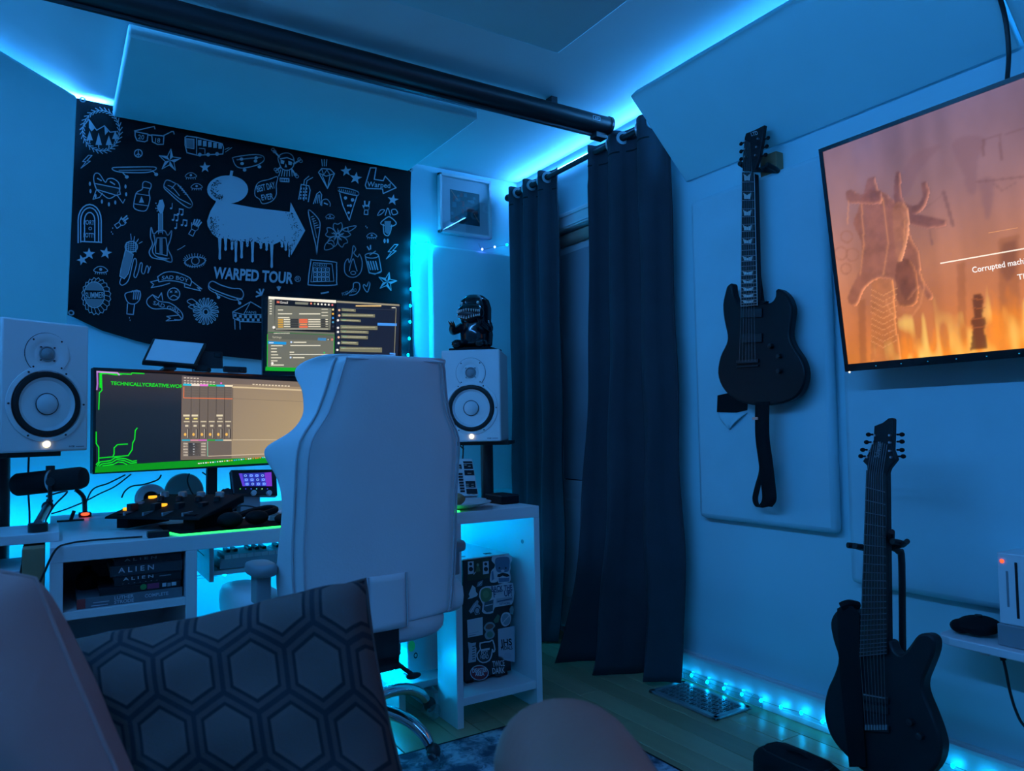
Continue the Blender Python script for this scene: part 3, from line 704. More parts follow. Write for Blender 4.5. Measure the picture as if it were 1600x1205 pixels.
# ------------------------------------------------------------------ string lights
def string_lights(label, pts, bulbs, m=EBULB, wr=.0012, br=.0052, violet=()):
    P = smooth([V(p) for p in pts], 6)
    t = thing('string_lights', label, 'string lights', P[0])
    part(t, 'wire', MB().tube(P, wr, 6), WIRE, sm=True)
    for i, b in enumerate(bulbs):
        part(t, 'bulb', MB().ell(V(b), (br,br,br*1.2), 8, 6), EBULBV if i in violet else m, sm=True)
bb = [(1057,1048),(1080.5,1055.5),(1105,1066),(1131,1076),(1159,1085),(1189,1095),(1220,1105),(1252,1114),(1285,1128),(1322,1140),(1360,1153),(1400,1166),(1442,1180),(1489,1197),(1540,1216),(1600,1236)]
bp = [atX(x, y, XR-.040) for x, y in bb]
string_lights('cyan string lights along the foot of the right wall by the floor vent', bp, bp)
YS = 3.360
vp = [atY(x, y, YS) for x, y in ((669.5,378.5),(649,380),(646,392),(644,402),(643.5,426),(642.5,452),(641,478),(640.5,503),(639.5,529),(638,555),(637,582))]
string_lights('cyan string lights running down beside the tapestry edge', [V((p.x,3.355,p.z)) for p in vp], [vp[0],vp[1]]+vp[3:], EBULB3)
vq = [atY(x, y, 3.364) for x, y in ((748,380),(753.5,389.5),(773,386),(792,382.5))]
string_lights('short string of violet and cyan lights under the picture frame', vq, vq[1:], violet=(0,1))

# ------------------------------------------------------------------ desk
DT, DF, DB = .74, 2.28, 3.20
solo('desktop', 'long white desk top with thick front edge', 'desk', MB().box(0, 1.545, DF, DB, DT-.042, DT), WHITE, bevel=.002)
t = thing('desk_pedestal', 'open white desk pedestal at the right holding the computer', 'shelf unit', (1.37, 2.6, 0))
part(t, 'side_panel', MB().box(1.190,1.215,DF,2.43,0,DT-.042), WHITE, bevel=.0015)
part(t, 'side_panel', MB().box(1.520,1.545,DF,2.95,0,DT-.042), WHITE, bevel=.0015)
part(t, 'bottom_shelf', MB().box(1.215,1.520,DF+.005,2.95,.072,.100), WHITE, bevel=.0015)
part(t, 'cam_lock', MB().cyl((1.518,2.36,.60),(1.52,2.36,.60),.008), GREY)
t = thing('bookcase', 'open white bookcase under the left end of the desk', 'bookcase', (.18, 2.6, 0))
part(t, 'side_panel', MB().box(0,.030,DF,2.80,0,DT-.042), WHITE, bevel=.0015)
part(t, 'side_panel', MB().box(.328,.358,DF,2.80,0,DT-.042), WHITE, bevel=.0015)
for z in (.545, .26, .05): part(t, 'shelf_board', MB().box(.030,.328,DF+.004,2.79,z,z+.022), WHITE, bevel=.0015)
part(t, 'back_panel', MB().box(.030,.328,2.79,2.80,0,DT-.042), WHITE)
solo('side_board', 'narrow white board overlapping the left end of the desk', 'shelf board', MB().box(-.60, .022, 2.40, 2.66, DT+.0005, DT+.026), WHITE, bevel=.002)
# equipment rack left of the desk
t = thing('equipment_rack', 'wooden sided equipment rack under the board left of the desk', 'rack', (-.28, 2.5, 0))
part(t, 'side_panel', MB().box(-.062,-.012,2.335,2.66,0,.735), WOOD, bevel=.002)
part(t, 'side_panel', MB().box(-.58,-.545,2.335,2.66,0,.735), WOOD, bevel=.002)
for z, m_ in ((.640, SILVER), (.555, BLACK), (.47, MATTE), (.385, BLACK)):
    g = part(t, 'rack_unit', MB().box(-.543,-.066,2.345,2.60,z-.04,z+.04), m_, bevel=.002)
    for k in range(5):
        x = -.10-.05*k; part(g, 'knob', MB().cyl((x,2.345,z+.012*(-1)**k),(x,2.330,z+.012*(-1)**k),.009), BLACK if m_ is SILVER else GREY, sm=True)

# ------------------------------------------------------------------ boxed sets and books in the bookcase
def book(label, x0, x1, y0, z0, h, m, texts=(), d=.19):
    t = thing('book', label, 'book', ((x0+x1)/2, y0+d/2, z0), group='books in the bookcase')
    part(t, 'cover', MB().box(x0,x1,y0,y0+d,z0,z0+.003).box(x0,x1,y0,y0+d,z0+h-.003,z0+h).box(x0,x1,y0,y0+.004,z0+.003,z0+h-.003), m, bevel=.0008)
    part(t, 'pages', MB().box(x0+.003,x1-.003,y0+.004,y0+d-.003,z0+.003,z0+h-.003), mat('paper', (.5,.48,.45), .9))
    if texts:
        cv = Canvas(lambda x, y, k: V((x, y0-.0006-.00005*k, z0+y)))
        for f in texts: f(cv)
        cv.build(t, 'spine_print', PRINT)
    return t
def tx(s, x, z, h, col, w): return lambda c: _tx(c, s, x, z, h, col, w)
def _tx(c, s, x, z, h, col, w):
    g = glyphs(s, .015); gw = max(p[0] for p in g[0]); c.k += 1; n = len(c.v)
    for gx, gy in g[0]: c.v.append(c.fn(x+gx/gw*w, z+gy/.70*h, c.k)); c.c.append(col)
    c.f += [[i+n for i in q] for q in g[1]]
def rc(x0, z0, x1, z1, col): return lambda c: c.rect(x0, z0, x1, z1, col)
TW = (.55,.56,.58)
BK = mat('book_black', (.012,.012,.016), .45, var=(10,.3)); BK2 = mat('book_slate', (.030,.034,.044), .5, var=(14,.5)); BK3 = mat('book_grey', (.14,.14,.16), .6, var=(20,.25))
by = 2.30; z = .5675
book('grey boxed set with a red end at the bottom of the stack', .062, .322, by, z, .027, BK3, (rc(.062,.0005,.082,.0265,S(150,40,35)), tx('LUTHER', .150,.0145,.009,TW,.048), tx('STRODE', .150,.003,.009,TW,.048), tx('COMPLETE', .225,.010,.009,TW,.06), rc(.095,.004,.135,.006,TW), rc(.10,.012,.138,.014,TW))); z += .0275
book('black case with green and pink labels on its spine', .115, .318, by+.004, z, .021, BK, (lambda c: [c.disc(.222,.0115,.008,.008,S(50,140,70)) and None, c.rect(.232,.004,.262,.019,S(150,50,90)), c.text]and None, rc(.270,.006,.280,.016,TW), rc(.283,.005,.292,.015,G), rc(.294,.006,.306,.016,TW))); z += .0215
book('black film case with ALIEN in small spaced letters', .150, .320, by+.002, z, .026, BK, (tx('A L I E N', .172,.014,.008,TW,.075), tx('. . . . . . .', .168,.005,.004,TW,.09), rc(.262,.015,.292,.017,G))); z += .0265
book('slate film case with ALIEN in large white letters', .140, .322, by, z, .029, BK2, (tx('A L I E N', .160,.010,.014,TW,.088),)); z += .0295
book('black film case topmost of the stack under the desk', .150, .320, by+.003, z, .022, BK, (tx('A L I E N', .175,.010,.007,G,.08),))
t = thing('ornament', 'round black ornament in the left of the bookcase', 'ornament', (.085, 2.50, .5675))
part(t, 'ball', MB().ell((.092,2.45,.613),(.030,.030,.034)), MATTE, sm=True); part(t, 'base', MB().cyl((.092,2.45,.5675),(.092,2.45,.583),.028), MATTE, sm=True); part(t, 'cap', MB().cyl((.092,2.45,.644),(.092,2.45,.657),.010), MATTE, sm=True)
t = thing('gadget', 'black gadget lying on the lower shelf of the bookcase', 'gadget', (.22, 2.42, .2825))
part(t, 'body', MB().ell((.22,2.42,.31),(.08,.06,.027)), MATTE, sm=True); part(t, 'grip', MB().ell((.275,2.40,.317),(.032,.05,.034)), MATTE, sm=True); part(t, 'grip', MB().ell((.16,2.40,.313),(.03,.05,.030)), MATTE, sm=True)

# ------------------------------------------------------------------ loudspeakers
def speaker(label, loc, rz):
    t = thing('studio_speaker', label, 'speaker', loc, (0,0,rz), group='white studio speakers')
    w, d, h = .25, .30, .39; y = -d/2
    part(t, 'cabinet', MB().box(-w/2,w/2,y,d/2,0,h), SPKW, bevel=.006, sm=True)
    zt, zw = .292, .142
    part(t, 'tweeter_plate', MB().lathe([(.062,.0005),(.0625,.003),(.058,.0035),(.040,.001),(.024,-.006),(.020,-.006)], (0,y-.001,zt), (0,-1,0), 48), SPKW, sm=True)
    tw = part(t, 'tweeter', MB().lathe([(.0235,.001),(.021,.003),(.0185,.001),(.016,.004),(.010,.0075),(0,.009)], (0,y-.001,zt), (0,-1,0), 32), GREY, 'grey domed tweeter', sm=True)
    part(t, 'groove', MB().lathe([(.0625,.0012),(.064,.0012)], (0,y,zt), (0,-1,0), 48), DARKM)
    part(t, 'woofer_frame', MB().lathe([(.114,.0005),(.113,.004),(.101,.006),(.098,.002)], (0,y,zw), (0,-1,0), 56), SPKW, sm=True)
    part(t, 'surround', MB().lathe([(.0985,.002),(.095,.009),(.088,.011),(.081,.009),(.078,.002)], (0,y,zw), (0,-1,0), 56), RUBBER, 'black rubber surround ring', sm=True)
    part(t, 'cone', MB().lathe([(.080,.003),(.060,-.012),(.031,-.030),(.030,-.028)], (0,y-.034,zw), (0,-1,0), 56).xf(M4.Translation((0,.030,0))), CONE, sm=True)
    part(t, 'dust_cap', MB().lathe([(.031,.003),(.026,.008),(.014,.012),(0,.013)], (0,y-.001,zw), (0,-1,0), 32), CONE, sm=True)
    part(t, 'cap_ring', MB().lathe([(.0302,.0032),(.0318,.0045),(.0332,.003)], (0,y-.001,zw), (0,-1,0), 32), DARKM)
    part(t, 'logo_light', MB().lathe([(.0098,0),(.0098,.0062),(.009,.007),(0,.007)], (0,y,.0225), (0,-1,0), 20), EWHITE, 'glowing white round logo')
    for k in range(4):
        for rr, zz, s_ in ((.057, zt, .0030), (.0275, zt, .0022)):
            a = pi/4+pi/2*k; part(t, 'screw', MB().cyl((rr*cos(a),y-.0015,zz+rr*sin(a)),(rr*cos(a),y-.0065 if s_ < .0025 else y-.0045,zz+rr*sin(a)),s_,n=8), DARKM)
    for k in range(6):
        a = pi/3*k; part(t, 'screw', MB().cyl((.107*cos(a),y-.003,zw+.107*sin(a)),(.107*cos(a),y-.0068,zw+.107*sin(a)),.003,n=8), DARKM)
    cv = Canvas(lambda x, yy, k: V((x, y-.0006-.00004*k, yy)))
    _tx(cv, 'HS8', .066, .011, .0055, (.03,.03,.04), .017); cv.rect(.087,.012,.112,.0145,(.16,.16,.19))
    cv.build(t, 'model_lettering', PRINT)
    return t
def stand(label, x, y, top, rz):
    t = thing('speaker_stand', label, 'speaker stand', (x, y, 0), (0,0,rz), group='black speaker stands')
    part(t, 'top_plate', MB().box(-.115,.115,-.13,.13,top-.017,top-.001), BLACK, bevel=.002)
    part(t, 'pole', MB().cyl((0,0,.02),(0,0,top-.017),.028,n=20), BLACK, sm=True)
    part(t, 'base_plate', MB().box(-.07,.07,-.07,.12,0,.02), BLACK, bevel=.003)
    part(t, 'collar', MB().cyl((0,0,.02),(0,0,.05),.036,n=20), BLACK, sm=True)
sr = atD(736, 617, 3.10); ar = R(-38); nr = V((sin(ar), -cos(ar), 0)); zr = .977
pr = sr-nr*.15
speaker('white studio speaker on the right behind the chair, with a black figurine on top', (pr.x, pr.y, zr), ar)
stand('black stand under the right speaker, behind the desk end', 1.66, 2.86, zr, ar)
sl = atD(73, 600, 2.19); al = R(28); nl = V((sin(al), -cos(al), 0)); zl = .986
pl = sl-nl*.15
speaker('white studio speaker at the left edge in front of the corner panel', (pl.x, pl.y, zl), al)
stand('black stand under the left speaker, behind the side board', -.135, 2.80, zl, al)

# ------------------------------------------------------------------ figurine on the right speaker
zt = zr+.39
t = thing('figurine', 'seated black toy creature with an open toothy grin on top of the right speaker', 'figurine', (pr.x, pr.y, zt), (0,0,R(-52)))
part(t, 'plinth', MB().box(-.085,.085,-.075,.075,0,.016), MATTE, bevel=.003)
def headp(u, v):
    a = 2*pi*u; k = [(.0,.016),(.045,.016),(.066,.03),(.070,.07),(.064,.11),(.066,.14),(.068,.17),(.060,.198),(.038,.216),(.0,.222)]
    f = v*(len(k)-1); i = min(int(f), len(k)-2); r0, h0 = k[i]; r1, h1 = k[i+1]; q = f-i
    r, h = r0+(r1-r0)*q, h0+(h1-h0)*q
    lean = max(0, h-.10)*.12
    return V((r*.95*cos(a), .012+r*1.02*sin(a)-lean, h))
part(t, 'body', MB().grid(headp, 28, 27, True), GLOSS, sm=True, auto=0)
part(t, 'snout', MB().ell((0,-.045,.146),(.058,.040,.040),20,12), GLOSS, sm=True)
part(t, 'mouth', MB().ell((0,-.068,.138),(.047,.022,.024),20,12), mat('mouth_dark', (.02,.004,.006), .4), 'dark open mouth', sm=True)
for k in range(13):
    a = R(-75+150*k/12); x = .049*sin(a); y = -.062-.030*cos(a)
    for zz, up in ((.157-.004*abs(x)/.05, -1), (.119+.012*abs(x)/.05, 1)):
        part(t, 'tooth', MB().cyl((x,y,zz),(x*.97,y+.002,zz+up*.010),.0034,.0012,6), PEARL)
for s_ in (-1, 1):
    part(t, 'arm', MB().tube([(s_*.055,.0,.105),(s_*.078,-.045,.082),(s_*.062,-.085,.10)], [.018,.011], 10, 5), GLOSS, sm=True)
    for k in (-1,0,1): part(t, 'claw', MB().cyl((s_*.062+k*.007,-.087,.102),(s_*.062+k*.010,-.102,.113),.0045,.001,6), GLOSS)
    part(t, 'foot', MB().ell((s_*.050,-.060,.030),(.024,.040,.018)), GLOSS, sm=True)
    part(t, 'eye', MB().ell((s_*.034,-.052,.183),(.006,.006,.006),8,6), PEARL, sm=True)

t.scale = (1.10, 1.10, 1.18)
# ------------------------------------------------------------------ screens
def monitor(name, label, A, ang, wid, hgt, bez, z1, depth=.03):
    t = thing(name, label, 'monitor', (A[0], A[1], DT), (0,0,0))
    dx, n = V((cos(ang), sin(ang), 0)), V((sin(ang), -cos(ang), 0))
    A0 = V((A[0], A[1], z1-hgt)); U = V((0,0,hgt))
    mb = MB().prism([A0, A0+dx*wid, A0+dx*wid+U, A0+U], -n*depth)
    part(t, 'housing', mb, BLACK, bevel=.004)
    q = A0+n*.001
    fr = MB()
    for a, b, c_, d_ in ((0,wid,0,bez*1.8),(0,wid,hgt-bez,hgt),(0,bez,bez,hgt-bez),(wid-bez,wid,bez,hgt-bez)):
        fr.prism([q+dx*a+V((0,0,c_)), q+dx*b+V((0,0,c_)), q+dx*b+V((0,0,d_)), q+dx*a+V((0,0,d_))], -n*.003)
    part(t, 'bezel', fr, GLOSS)
    return t, A0+n*.0012, n, dx
# ultrawide
m1, P1, N1, D1 = monitor('ultrawide_monitor', 'wide black monitor on the desk with a green and beige screen', (.1165, 2.78), R(14), .80, .352, .008, 1.257)
cv = Canvas(plane_fn(P1, N1))
a = on(151,581,P1,N1); 
Gn = S(10,225,30); GB = S(8,150,12)
def lerp(a, b, t): return tuple(x+(y-x)*t for x, y in zip(a, b))
# desktop wallpaper
cv.poly([(150.5,579),(291,586),(288,640),(150,640)], None, [S(54,50,54), S(58,54,56), S(27,38,50), S(26,36,47)]); cv.poly([(150,640),(288,640),(283,721),(149.5,733)], None, [S(26,36,47), S(27,38,50), S(18,29,42), S(17,28,40)])
# workstation window: right part continues behind the chair
cv.poly([(284.5,587),(620,605),(620,709),(282,719)], None, [S(104,92,92), S(150,130,100), S(190,165,120), S(130,115,98)])
cv.poly([(362,600),(620,612),(620,706),(361,712)], None, [S(150,130,108), S(176,150,112), S(205,176,122), S(160,140,112)])
cv.poly([(149,729),(282,720.5),(620,705),(620,712),(148,739)], GB)
for P_ in ([(158,581),(165,583),(205,585),(206,583),(225,584)],[(158,581),(159,610),(155,614),(154,640)],[(160,583),(182,586),(190,585)],[(150,675),(150,693),(154,699),(154,722),(150,726)],[(154,716),(176,714),(178,709),(178,700),(183,695),(199,694)],[(178,714),(200,712),(206,703),(207,692),(210,687),(211,673),(214,669)],[(152,728),(156,722),(172,720),(180,715),(196,717),(206,721),(213,720)],[(155,728),(159,725),(174,723),(182,718),(194,720),(204,724),(213,723)],[(160,728),(176,726),(184,722),(192,723),(198,726)]):
    cv.line(P_, 1.7, Gn)
cv.line([(151,581),(183,583),(186,586)], 2.4, S(200,150,220)); cv.line([(151.5,583),(152,600),(151,609)], 2.4, S(170,110,200)); cv.rect(155,583,158,606,Gn); cv.rect(158,583,166,585,Gn)
cv.text('TECHNICALLYCREATIVE.WOR', 172.5, 601.5, 5.4, Gn, 2.6, width=113, bold=.02)
cv.poly([(284.5,598.5),(283,719),(282,719),(283.6,586)], S(120,90,80))
cv.poly([(284,600),(362,604),(361,716),(282.5,718)], S(112,100,90))
for i, col in enumerate((S(40,190,220), S(240,225,210), S(235,120,215), S(40,190,70), S(40,180,220), S(245,225,190))):
    x = 285.5+i*12.8; cv.poly([(x,599.6+i*.4),(x+12.8,600+i*.4),(x+12.8,603+i*.4),(x,602.6+i*.4)], col)
    cv.line([(x+12.8,604),(x+12.2,686)], .7, S(58,50,46))
    for j in range(4): cv.line([(x+1,606+j*4),(x+11,606.5+j*4)], .5, S(90,80,72))
    cv.rect(x+1, 658, x+10, 660, S(205,190,160)); cv.rect(x+3, 664, x+8, 667, S(215,200,170)); cv.disc(x+3, 679, 2.0, 2.6, S(250,190,90), 8)
    cv.rect(x+8, 670, x+9.4, 685, S(60,52,48)); cv.line([(x+7,671),(x+7,684)], .8, S(200,190,170))
    if i in (0,1,4): cv.rect(x, 648, x+10, 651, S(230,215,180)); cv.rect(x+3, 653, x+9, 655.5, S(240,220,120) if i < 2 else S(200,185,160))
    x2 = 283.4+i*12.8; cv.rect(x2, 687, x2+12.8, 689, (S(40,180,210), S(230,150,170), S(220,110,200), S(40,170,60), S(60,160,170), S(235,215,180))[i])
cv.line([(286,605),(285.5,622),(362,623.5)], 1.2, S(240,120,70)); cv.line([(362,623),(610,634)], .5, S(120,105,88))
cv.rect(284,690,322,714,S(120,108,98)); cv.rect(293,692,312,713,S(38,46,56)); cv.line([(323,690),(323,713)], .8, S(120,220,180))
for j in range(5): cv.rect(285,692+j*4.5,292,694.5+j*4.5,S(215,200,180)); cv.rect(313,692+j*4.5,320,694.5+j*4.5,S(215,200,180)); cv.rect(300,693+j*4,302.5,695+j*4,S(200,205,210))
cv.line([(362,605),(620,617)], 2.4, S(214,190,150)); cv.line([(362,687.5),(610,687)], .8, S(215,195,160)); cv.line([(324,713),(610,702)], .9, S(225,205,175))
for j, (x, y, w) in enumerate(((286,590,28),(286,594.5,50),(286,598,54))):
    for k in range(int(w/5)): cv.rect(x+k*5, y+k*.25, x+k*5+3.4, y+1.4+k*.25, S(225,210,190))
cv.disc(344,599,1.6,1.2,S(240,100,210)); 
for k in range(12): x = 393+k*5; cv.rect(x, 600+k*.25, x+3.2, 602+k*.25, S(225,205,175))
for k in range(34): x = 308+k*3.7; cv.rect(x, 723.4-k*.34, x+(1.8 if k % 3 else 2.6), 725.2-k*.34, random.choice((S(240,240,230), S(240,200,80), S(60,200,220), S(240,120,60), S(220,230,255), S(60,140,240))))
cv.build(m1, 'screen_picture', SCREEN)
pst = P1+D1*.42-N1*.05
part(m1, 'stand_post', MB().box(pst.x-.018,pst.x+.018,pst.y,pst.y+.03,DT+.012,1.10), BLACK, bevel=.003)
part(m1, 'stand_base', MB().box(pst.x-.11,pst.x+.11,pst.y-.06,pst.y+.10,DT+.001,DT+.012), BLACK, bevel=.003)
# upper monitor
m2, P2, N2, D2 = monitor('upper_monitor', 'smaller black monitor mounted above the wide one, showing mail and chat windows', (.735, 3.09), R(-4), .600, .335, .009, 1.603)
cv = Canvas(plane_fn(P2, N2))
cv.poly([(419,466),(524,472),(521,577),(417,576)], S(112,112,98)); cv.poly([(526,472),(625,477),(620,600),(521,600)], S(24,30,46))
cv.poly([(419.5,463.2),(525,469.3),(525,473.5),(419.5,467.5)], S(255,246,225)); cv.poly([(526,470),(624,475.8),(624,478.5),(526,473)], S(150,142,118))
cv.poly([(429,468.5),(524,474),(523,520),(429,516)], S(20,20,22)); cv.poly([(430,477),(518,482),(516,516),(429,513)], S(112,112,98)); cv.poly([(429,467.5),(524,474),(523,481),(429,476)], S(18,18,20))
cv.text('M', 432, 474, 4, S(240,120,90), 3, bold=.02); cv.text('Gmail', 437, 474.3, 3.8, S(225,220,210), 3, bold=.01)
cv.poly([(461,472),(482,473),(481,476.5),(461,475.5)], S(130,130,112))
for k, col in enumerate((S(250,140,100), S(160,170,130), S(250,240,220), S(250,240,220), S(250,240,220), S(250,240,220), S(240,120,120))): cv.disc(486+k*5.5, 474.5+k*.4, 1.6, 1.6, col, 8)
for k, col in enumerate((S(255,230,150), S(250,180,60), S(60,150,240), S(80,160,200), S(60,60,70))): cv.disc(520, 484+k*6.6, 1.7, 1.7, col, 8)
for j in range(6): cv.rect(421, 470+j*4, 424.5, 471.4+j*4, S(235,228,205))
for j in range(3): cv.rect(434, 484+j*6, 434+(8,22,18)[j], 485.4+j*6, S(240,232,205)); cv.rect(502, 483+j*5, 512, 484.2+j*5, S(225,218,195))
cv.rect(467, 490, 500, 491.6, S(240,232,205))
for j in range(4):
    y = 499+j*3.6; cv.rect(434,y,442,y+2.6,S(210,160,60)); cv.rect(443,y,466,y+1.6,S(240,232,205)); cv.rect(453,y-.4,466,y+2.8,S(54,54,50))
    if j != 2: cv.rect(467,y-.3,480,y+2.8,S(240,110,70))
    else: cv.rect(468,y+.2,479,y+2.2,S(240,160,100))
    cv.rect(481,y,500,y+1.6,S(235,225,200)); cv.rect(501,y-.3,513,y+2.8,S(60,60,54)); cv.rect(508,y,512,y+1.4,S(240,232,205))
cv.rect(430,514,512,515.2,S(200,195,170)); cv.disc(427.3,512,2.2,2.2,S(250,245,235))
cv.poly([(418,520),(522,524),(521,533),(417,530)], S(96,98,86)); cv.line([(418,519.5),(522,524)], 1, S(30,120,40)); cv.line([(417.5,523),(417,575)], 1.4, S(30,170,40)); cv.line([(521.5,526),(520.6,577)], 1, S(30,170,40))
cv.text('Settings', 425, 528.6, 3.2, S(240,232,205), 2, bold=.01)
cv.rect(427,520.5,452,522,S(235,228,205)); cv.poly([(496,528),(509,528.6),(508.6,532.8),(495.6,532.3)], S(30,150,220)); cv.disc(518,531,2,2,S(240,140,120)); cv.disc(512,531,1.1,1.1,S(240,232,205))
cv.poly([(418,533.5),(447,535),(446.5,539),(417.8,537.7)], S(30,150,220)); cv.rect(420,535.3,427,536.8,S(235,245,250))
for j in range(6): cv.rect(423, 540+j*4.7, 423+(18,9,9,11,16,10)[j], 541.4+j*4.7, S(240,232,205))
cv.disc(454.5,535,1.6,1.6,S(200,220,250)); cv.rect(458,534.5,478,536,S(240,232,205)); cv.rect(453,539.5,500,541,S(235,228,205)); cv.rect(452,550,459,551.6,S(240,232,205)); cv.rect(452,553.5,512,555,S(225,220,200)); cv.disc(506,551.5,1.4,1.4,S(40,200,90)); cv.disc(453.5,559,1.5,1.5,S(200,220,250)); cv.rect(457,558.5,475,560,S(240,232,205)); cv.disc(425,568,2,2,S(250,245,235)); cv.rect(423,570,443,571.5,S(240,232,205))
cv.poly([(414.5,573.5),(521,577),(600,580),(600,584),(414,579.5)], S(20,170,30))
CH = S(120,118,92); BL = S(70,150,240)
cv.rect(555,477.5,595,479.4,S(240,200,130)); cv.rect(611,480.6,617,482,S(235,228,205)); cv.line([(618,482),(615,560)], 1, S(140,136,110)); cv.line([(527,482),(614,484.5)], .6, S(60,66,80))
for x0_, y0_, x1_, h_ in ((533,482,555,4.5),(533,490,585,5),(531,498.5,563,3.6),(531,508.5,589,6),(531,516,575,4.5),(532,524,574,5),(532,533,559,5),(530,542,596,7.5),(530,557.5,551,5.5)):
    cv.poly([(x0_,y0_),(x1_,y0_+1.6),(x1_,y0_+h_+1.6),(x0_,y0_+h_)], CH); cv.rect(x0_+2,y0_+1.2,x0_+9,y0_+2.1,S(90,170,130))
    cv.rect(x0_+2,y0_+2.7,x1_-3,y0_+3.6,S(230,222,180)); cv.disc(x0_-3.6,y0_+h_*.7,1.9,1.9,random.choice((S(245,240,230),S(240,190,150))),8)
for x0_, y0_, x1_, h_ in ((589,505,619,4),(608,551.5,617,2.5),(584,554.5,617,3.5),(562,564,616,4)): cv.poly([(x0_,y0_),(x1_,y0_+.9),(x1_,y0_+h_+.9),(x0_,y0_+h_)], BL)
cv.build(m2, 'screen_picture', SCREEN)
q = P2+D2*.30-N2*.03
part(m2, 'mount_pole', MB().cyl((q.x, 3.16, DT+.02), (q.x, 3.16, 1.50), .016, n=16).cyl((q.x, 3.16, DT+.001), (q.x, 3.16, DT+.02), .06, n=20), BLACK, sm=True)
part(m2, 'mount_arm', MB().box(q.x-.03,q.x+.03,q.y+.0,3.15,1.40,1.46), BLACK, bevel=.003)
# ------------------------------------------------------------------ things on top of the wide monitor
def quad(px, Y, th, m, name, t, bev=.002):
    P = [atY(x, y, Y) for x, y in px]; return part(t, name, MB().prism(P, (0, th, 0)), m, bevel=bev)
t = thing('video_light', 'flat white video light panel in a black frame standing above the wide monitor', 'lamp', atY(262,577,2.86))
La, Lb, Lc, Ld = atY(239,528,2.97), atY(323,536,2.97), atY(306,571,2.86), atY(222,564,2.86)
nn = (Lb-La).cross(Ld-La).normalized(); nn = nn if nn.y < 0 else -nn
part(t, 'housing', MB().prism([La, Lb, Lc, Ld], -nn*.02), BLACK, bevel=.004)
ce = (La+Lb+Lc+Ld)/4
part(t, 'diffuser', MB().prism([ce+(p-ce)*.90+nn*.001 for p in (La, Lb, Lc, Ld)], -nn*.003), mat('diffuser_plastic', (.75,.77,.78), .6, var=(30,.02)), 'matt white diffuser')
p = atY(260,568,2.90); part(t, 'ball_mount', MB().cyl((p.x,2.90,1.247),(p.x,2.90,p.z+.004),.010).ell((p.x,2.895,p.z),(.014,.014,.014)), BLACK, sm=True); part(t, 'knob', MB().cyl((p.x+.01,2.895,p.z-.006),(p.x+.045,2.895,p.z-.006),.009), BLACK, sm=True)
part(t, 'clamp', MB().box(p.x-.02,p.x+.02,2.80,2.93,1.2585,1.266), BLACK)
t = thing('phone', 'black phone on a clamp behind the video light', 'phone', atY(335,580,2.94))
quad([(309,549),(348,550),(348.5,576),(309,575)], 2.95, .012, BLACK, 'body', t); quad([(335,551),(346,551.5),(346,559),(335,558)], 2.946, .004, GLOSS, 'camera_bump', t)
p = atY(314,576,2.95); part(t, 'holder', MB().box(p.x-.03,p.x+.02,2.90,2.965,1.262,1.285), BLACK, bevel=.004); part(t, 'joint', MB().ell((p.x+.02,2.93,1.27),(.013,.013,.013)), BLACK, sm=True)
t = thing('webcam', 'small black webcam on top of the wide monitor', 'webcam', atY(368,585,2.89))
quad([(349,572),(386,573.5),(386,583),(350,581)], 2.86, .022, BLACK, 'body', t, .004)
p = atY(377,578,2.858); part(t, 'lens', MB().lathe([(.009,0),(.0085,.004),(.006,.005),(0,.004)], p, (0,-1,0), 20), GLOSS, sm=True)
p = atY(366,582,2.88); part(t, 'clip', MB().box(p.x-.02,p.x+.02,2.855,2.90,1.2585,p.z), BLACK, bevel=.002)

# ------------------------------------------------------------------ microphone
t = thing('microphone', 'large black broadcast microphone on an arm in front of the left speaker stand', 'microphone', atD(60,815,2.2))
A, B = atD(24,758,2.2), atD(133,746,2.2); ax = (B-A).normalized(); L = (B-A).length
part(t, 'body', MB().lathe([(0,0),(.030,.001),(.034,.008),(.034,L*.52),(.0305,L*.54)], A, ax, 28), MATTE, sm=True)
part(t, 'band', MB().lathe([(.0345,L*.52),(.0352,L*.535),(.0345,L*.55),(.030,L*.555)], A, ax, 28), STEEL, sm=True)
part(t, 'windscreen', MB().lathe([(.030,L*.545),(.033,L*.57),(.0335,L*.93),(.029,L*.985),(.018,L),(0,L*1.005)], A, ax, 28), mat('foam', (.006,.006,.007), .95, bump=(300,.6)), sm=True)
pm_ = A+ax*L*.50
part(t, 'yoke', MB().tube([pm_+V((0,-.036,0)), pm_+V((0,-.038,-.03)), pm_+V((0,-.015,-.058)), pm_+V((0,.015,-.058)), pm_+V((0,.038,-.03)), pm_+V((0,.036,0))], .006, 8, 4), BLACK, sm=True)
part(t, 'knob', MB().cyl(pm_+V((0,0,.030)), pm_+V((0,0,.046)), .012).cyl(pm_+V((0,-.034,0)), pm_+V((0,-.048,0)), .012), BLACK, sm=True)
j1 = pm_+V((-.006,0,-.075)); j2 = V((j1.x-.022, 2.45, DT+.030))
part(t, 'joint', MB().ell(j1, (.016,.016,.016)).cyl(pm_+V((0,0,-.055)), j1, .009), BLACK, sm=True)
part(t, 'arm_tube', MB().cyl(j1, j2+V((0,0,.02)), .011), STEEL, sm=True)
part(t, 'arm_base', MB().cyl((j2.x,j2.y,DT+.027),(j2.x,j2.y,DT+.05),.024), BLACK, sm=True)
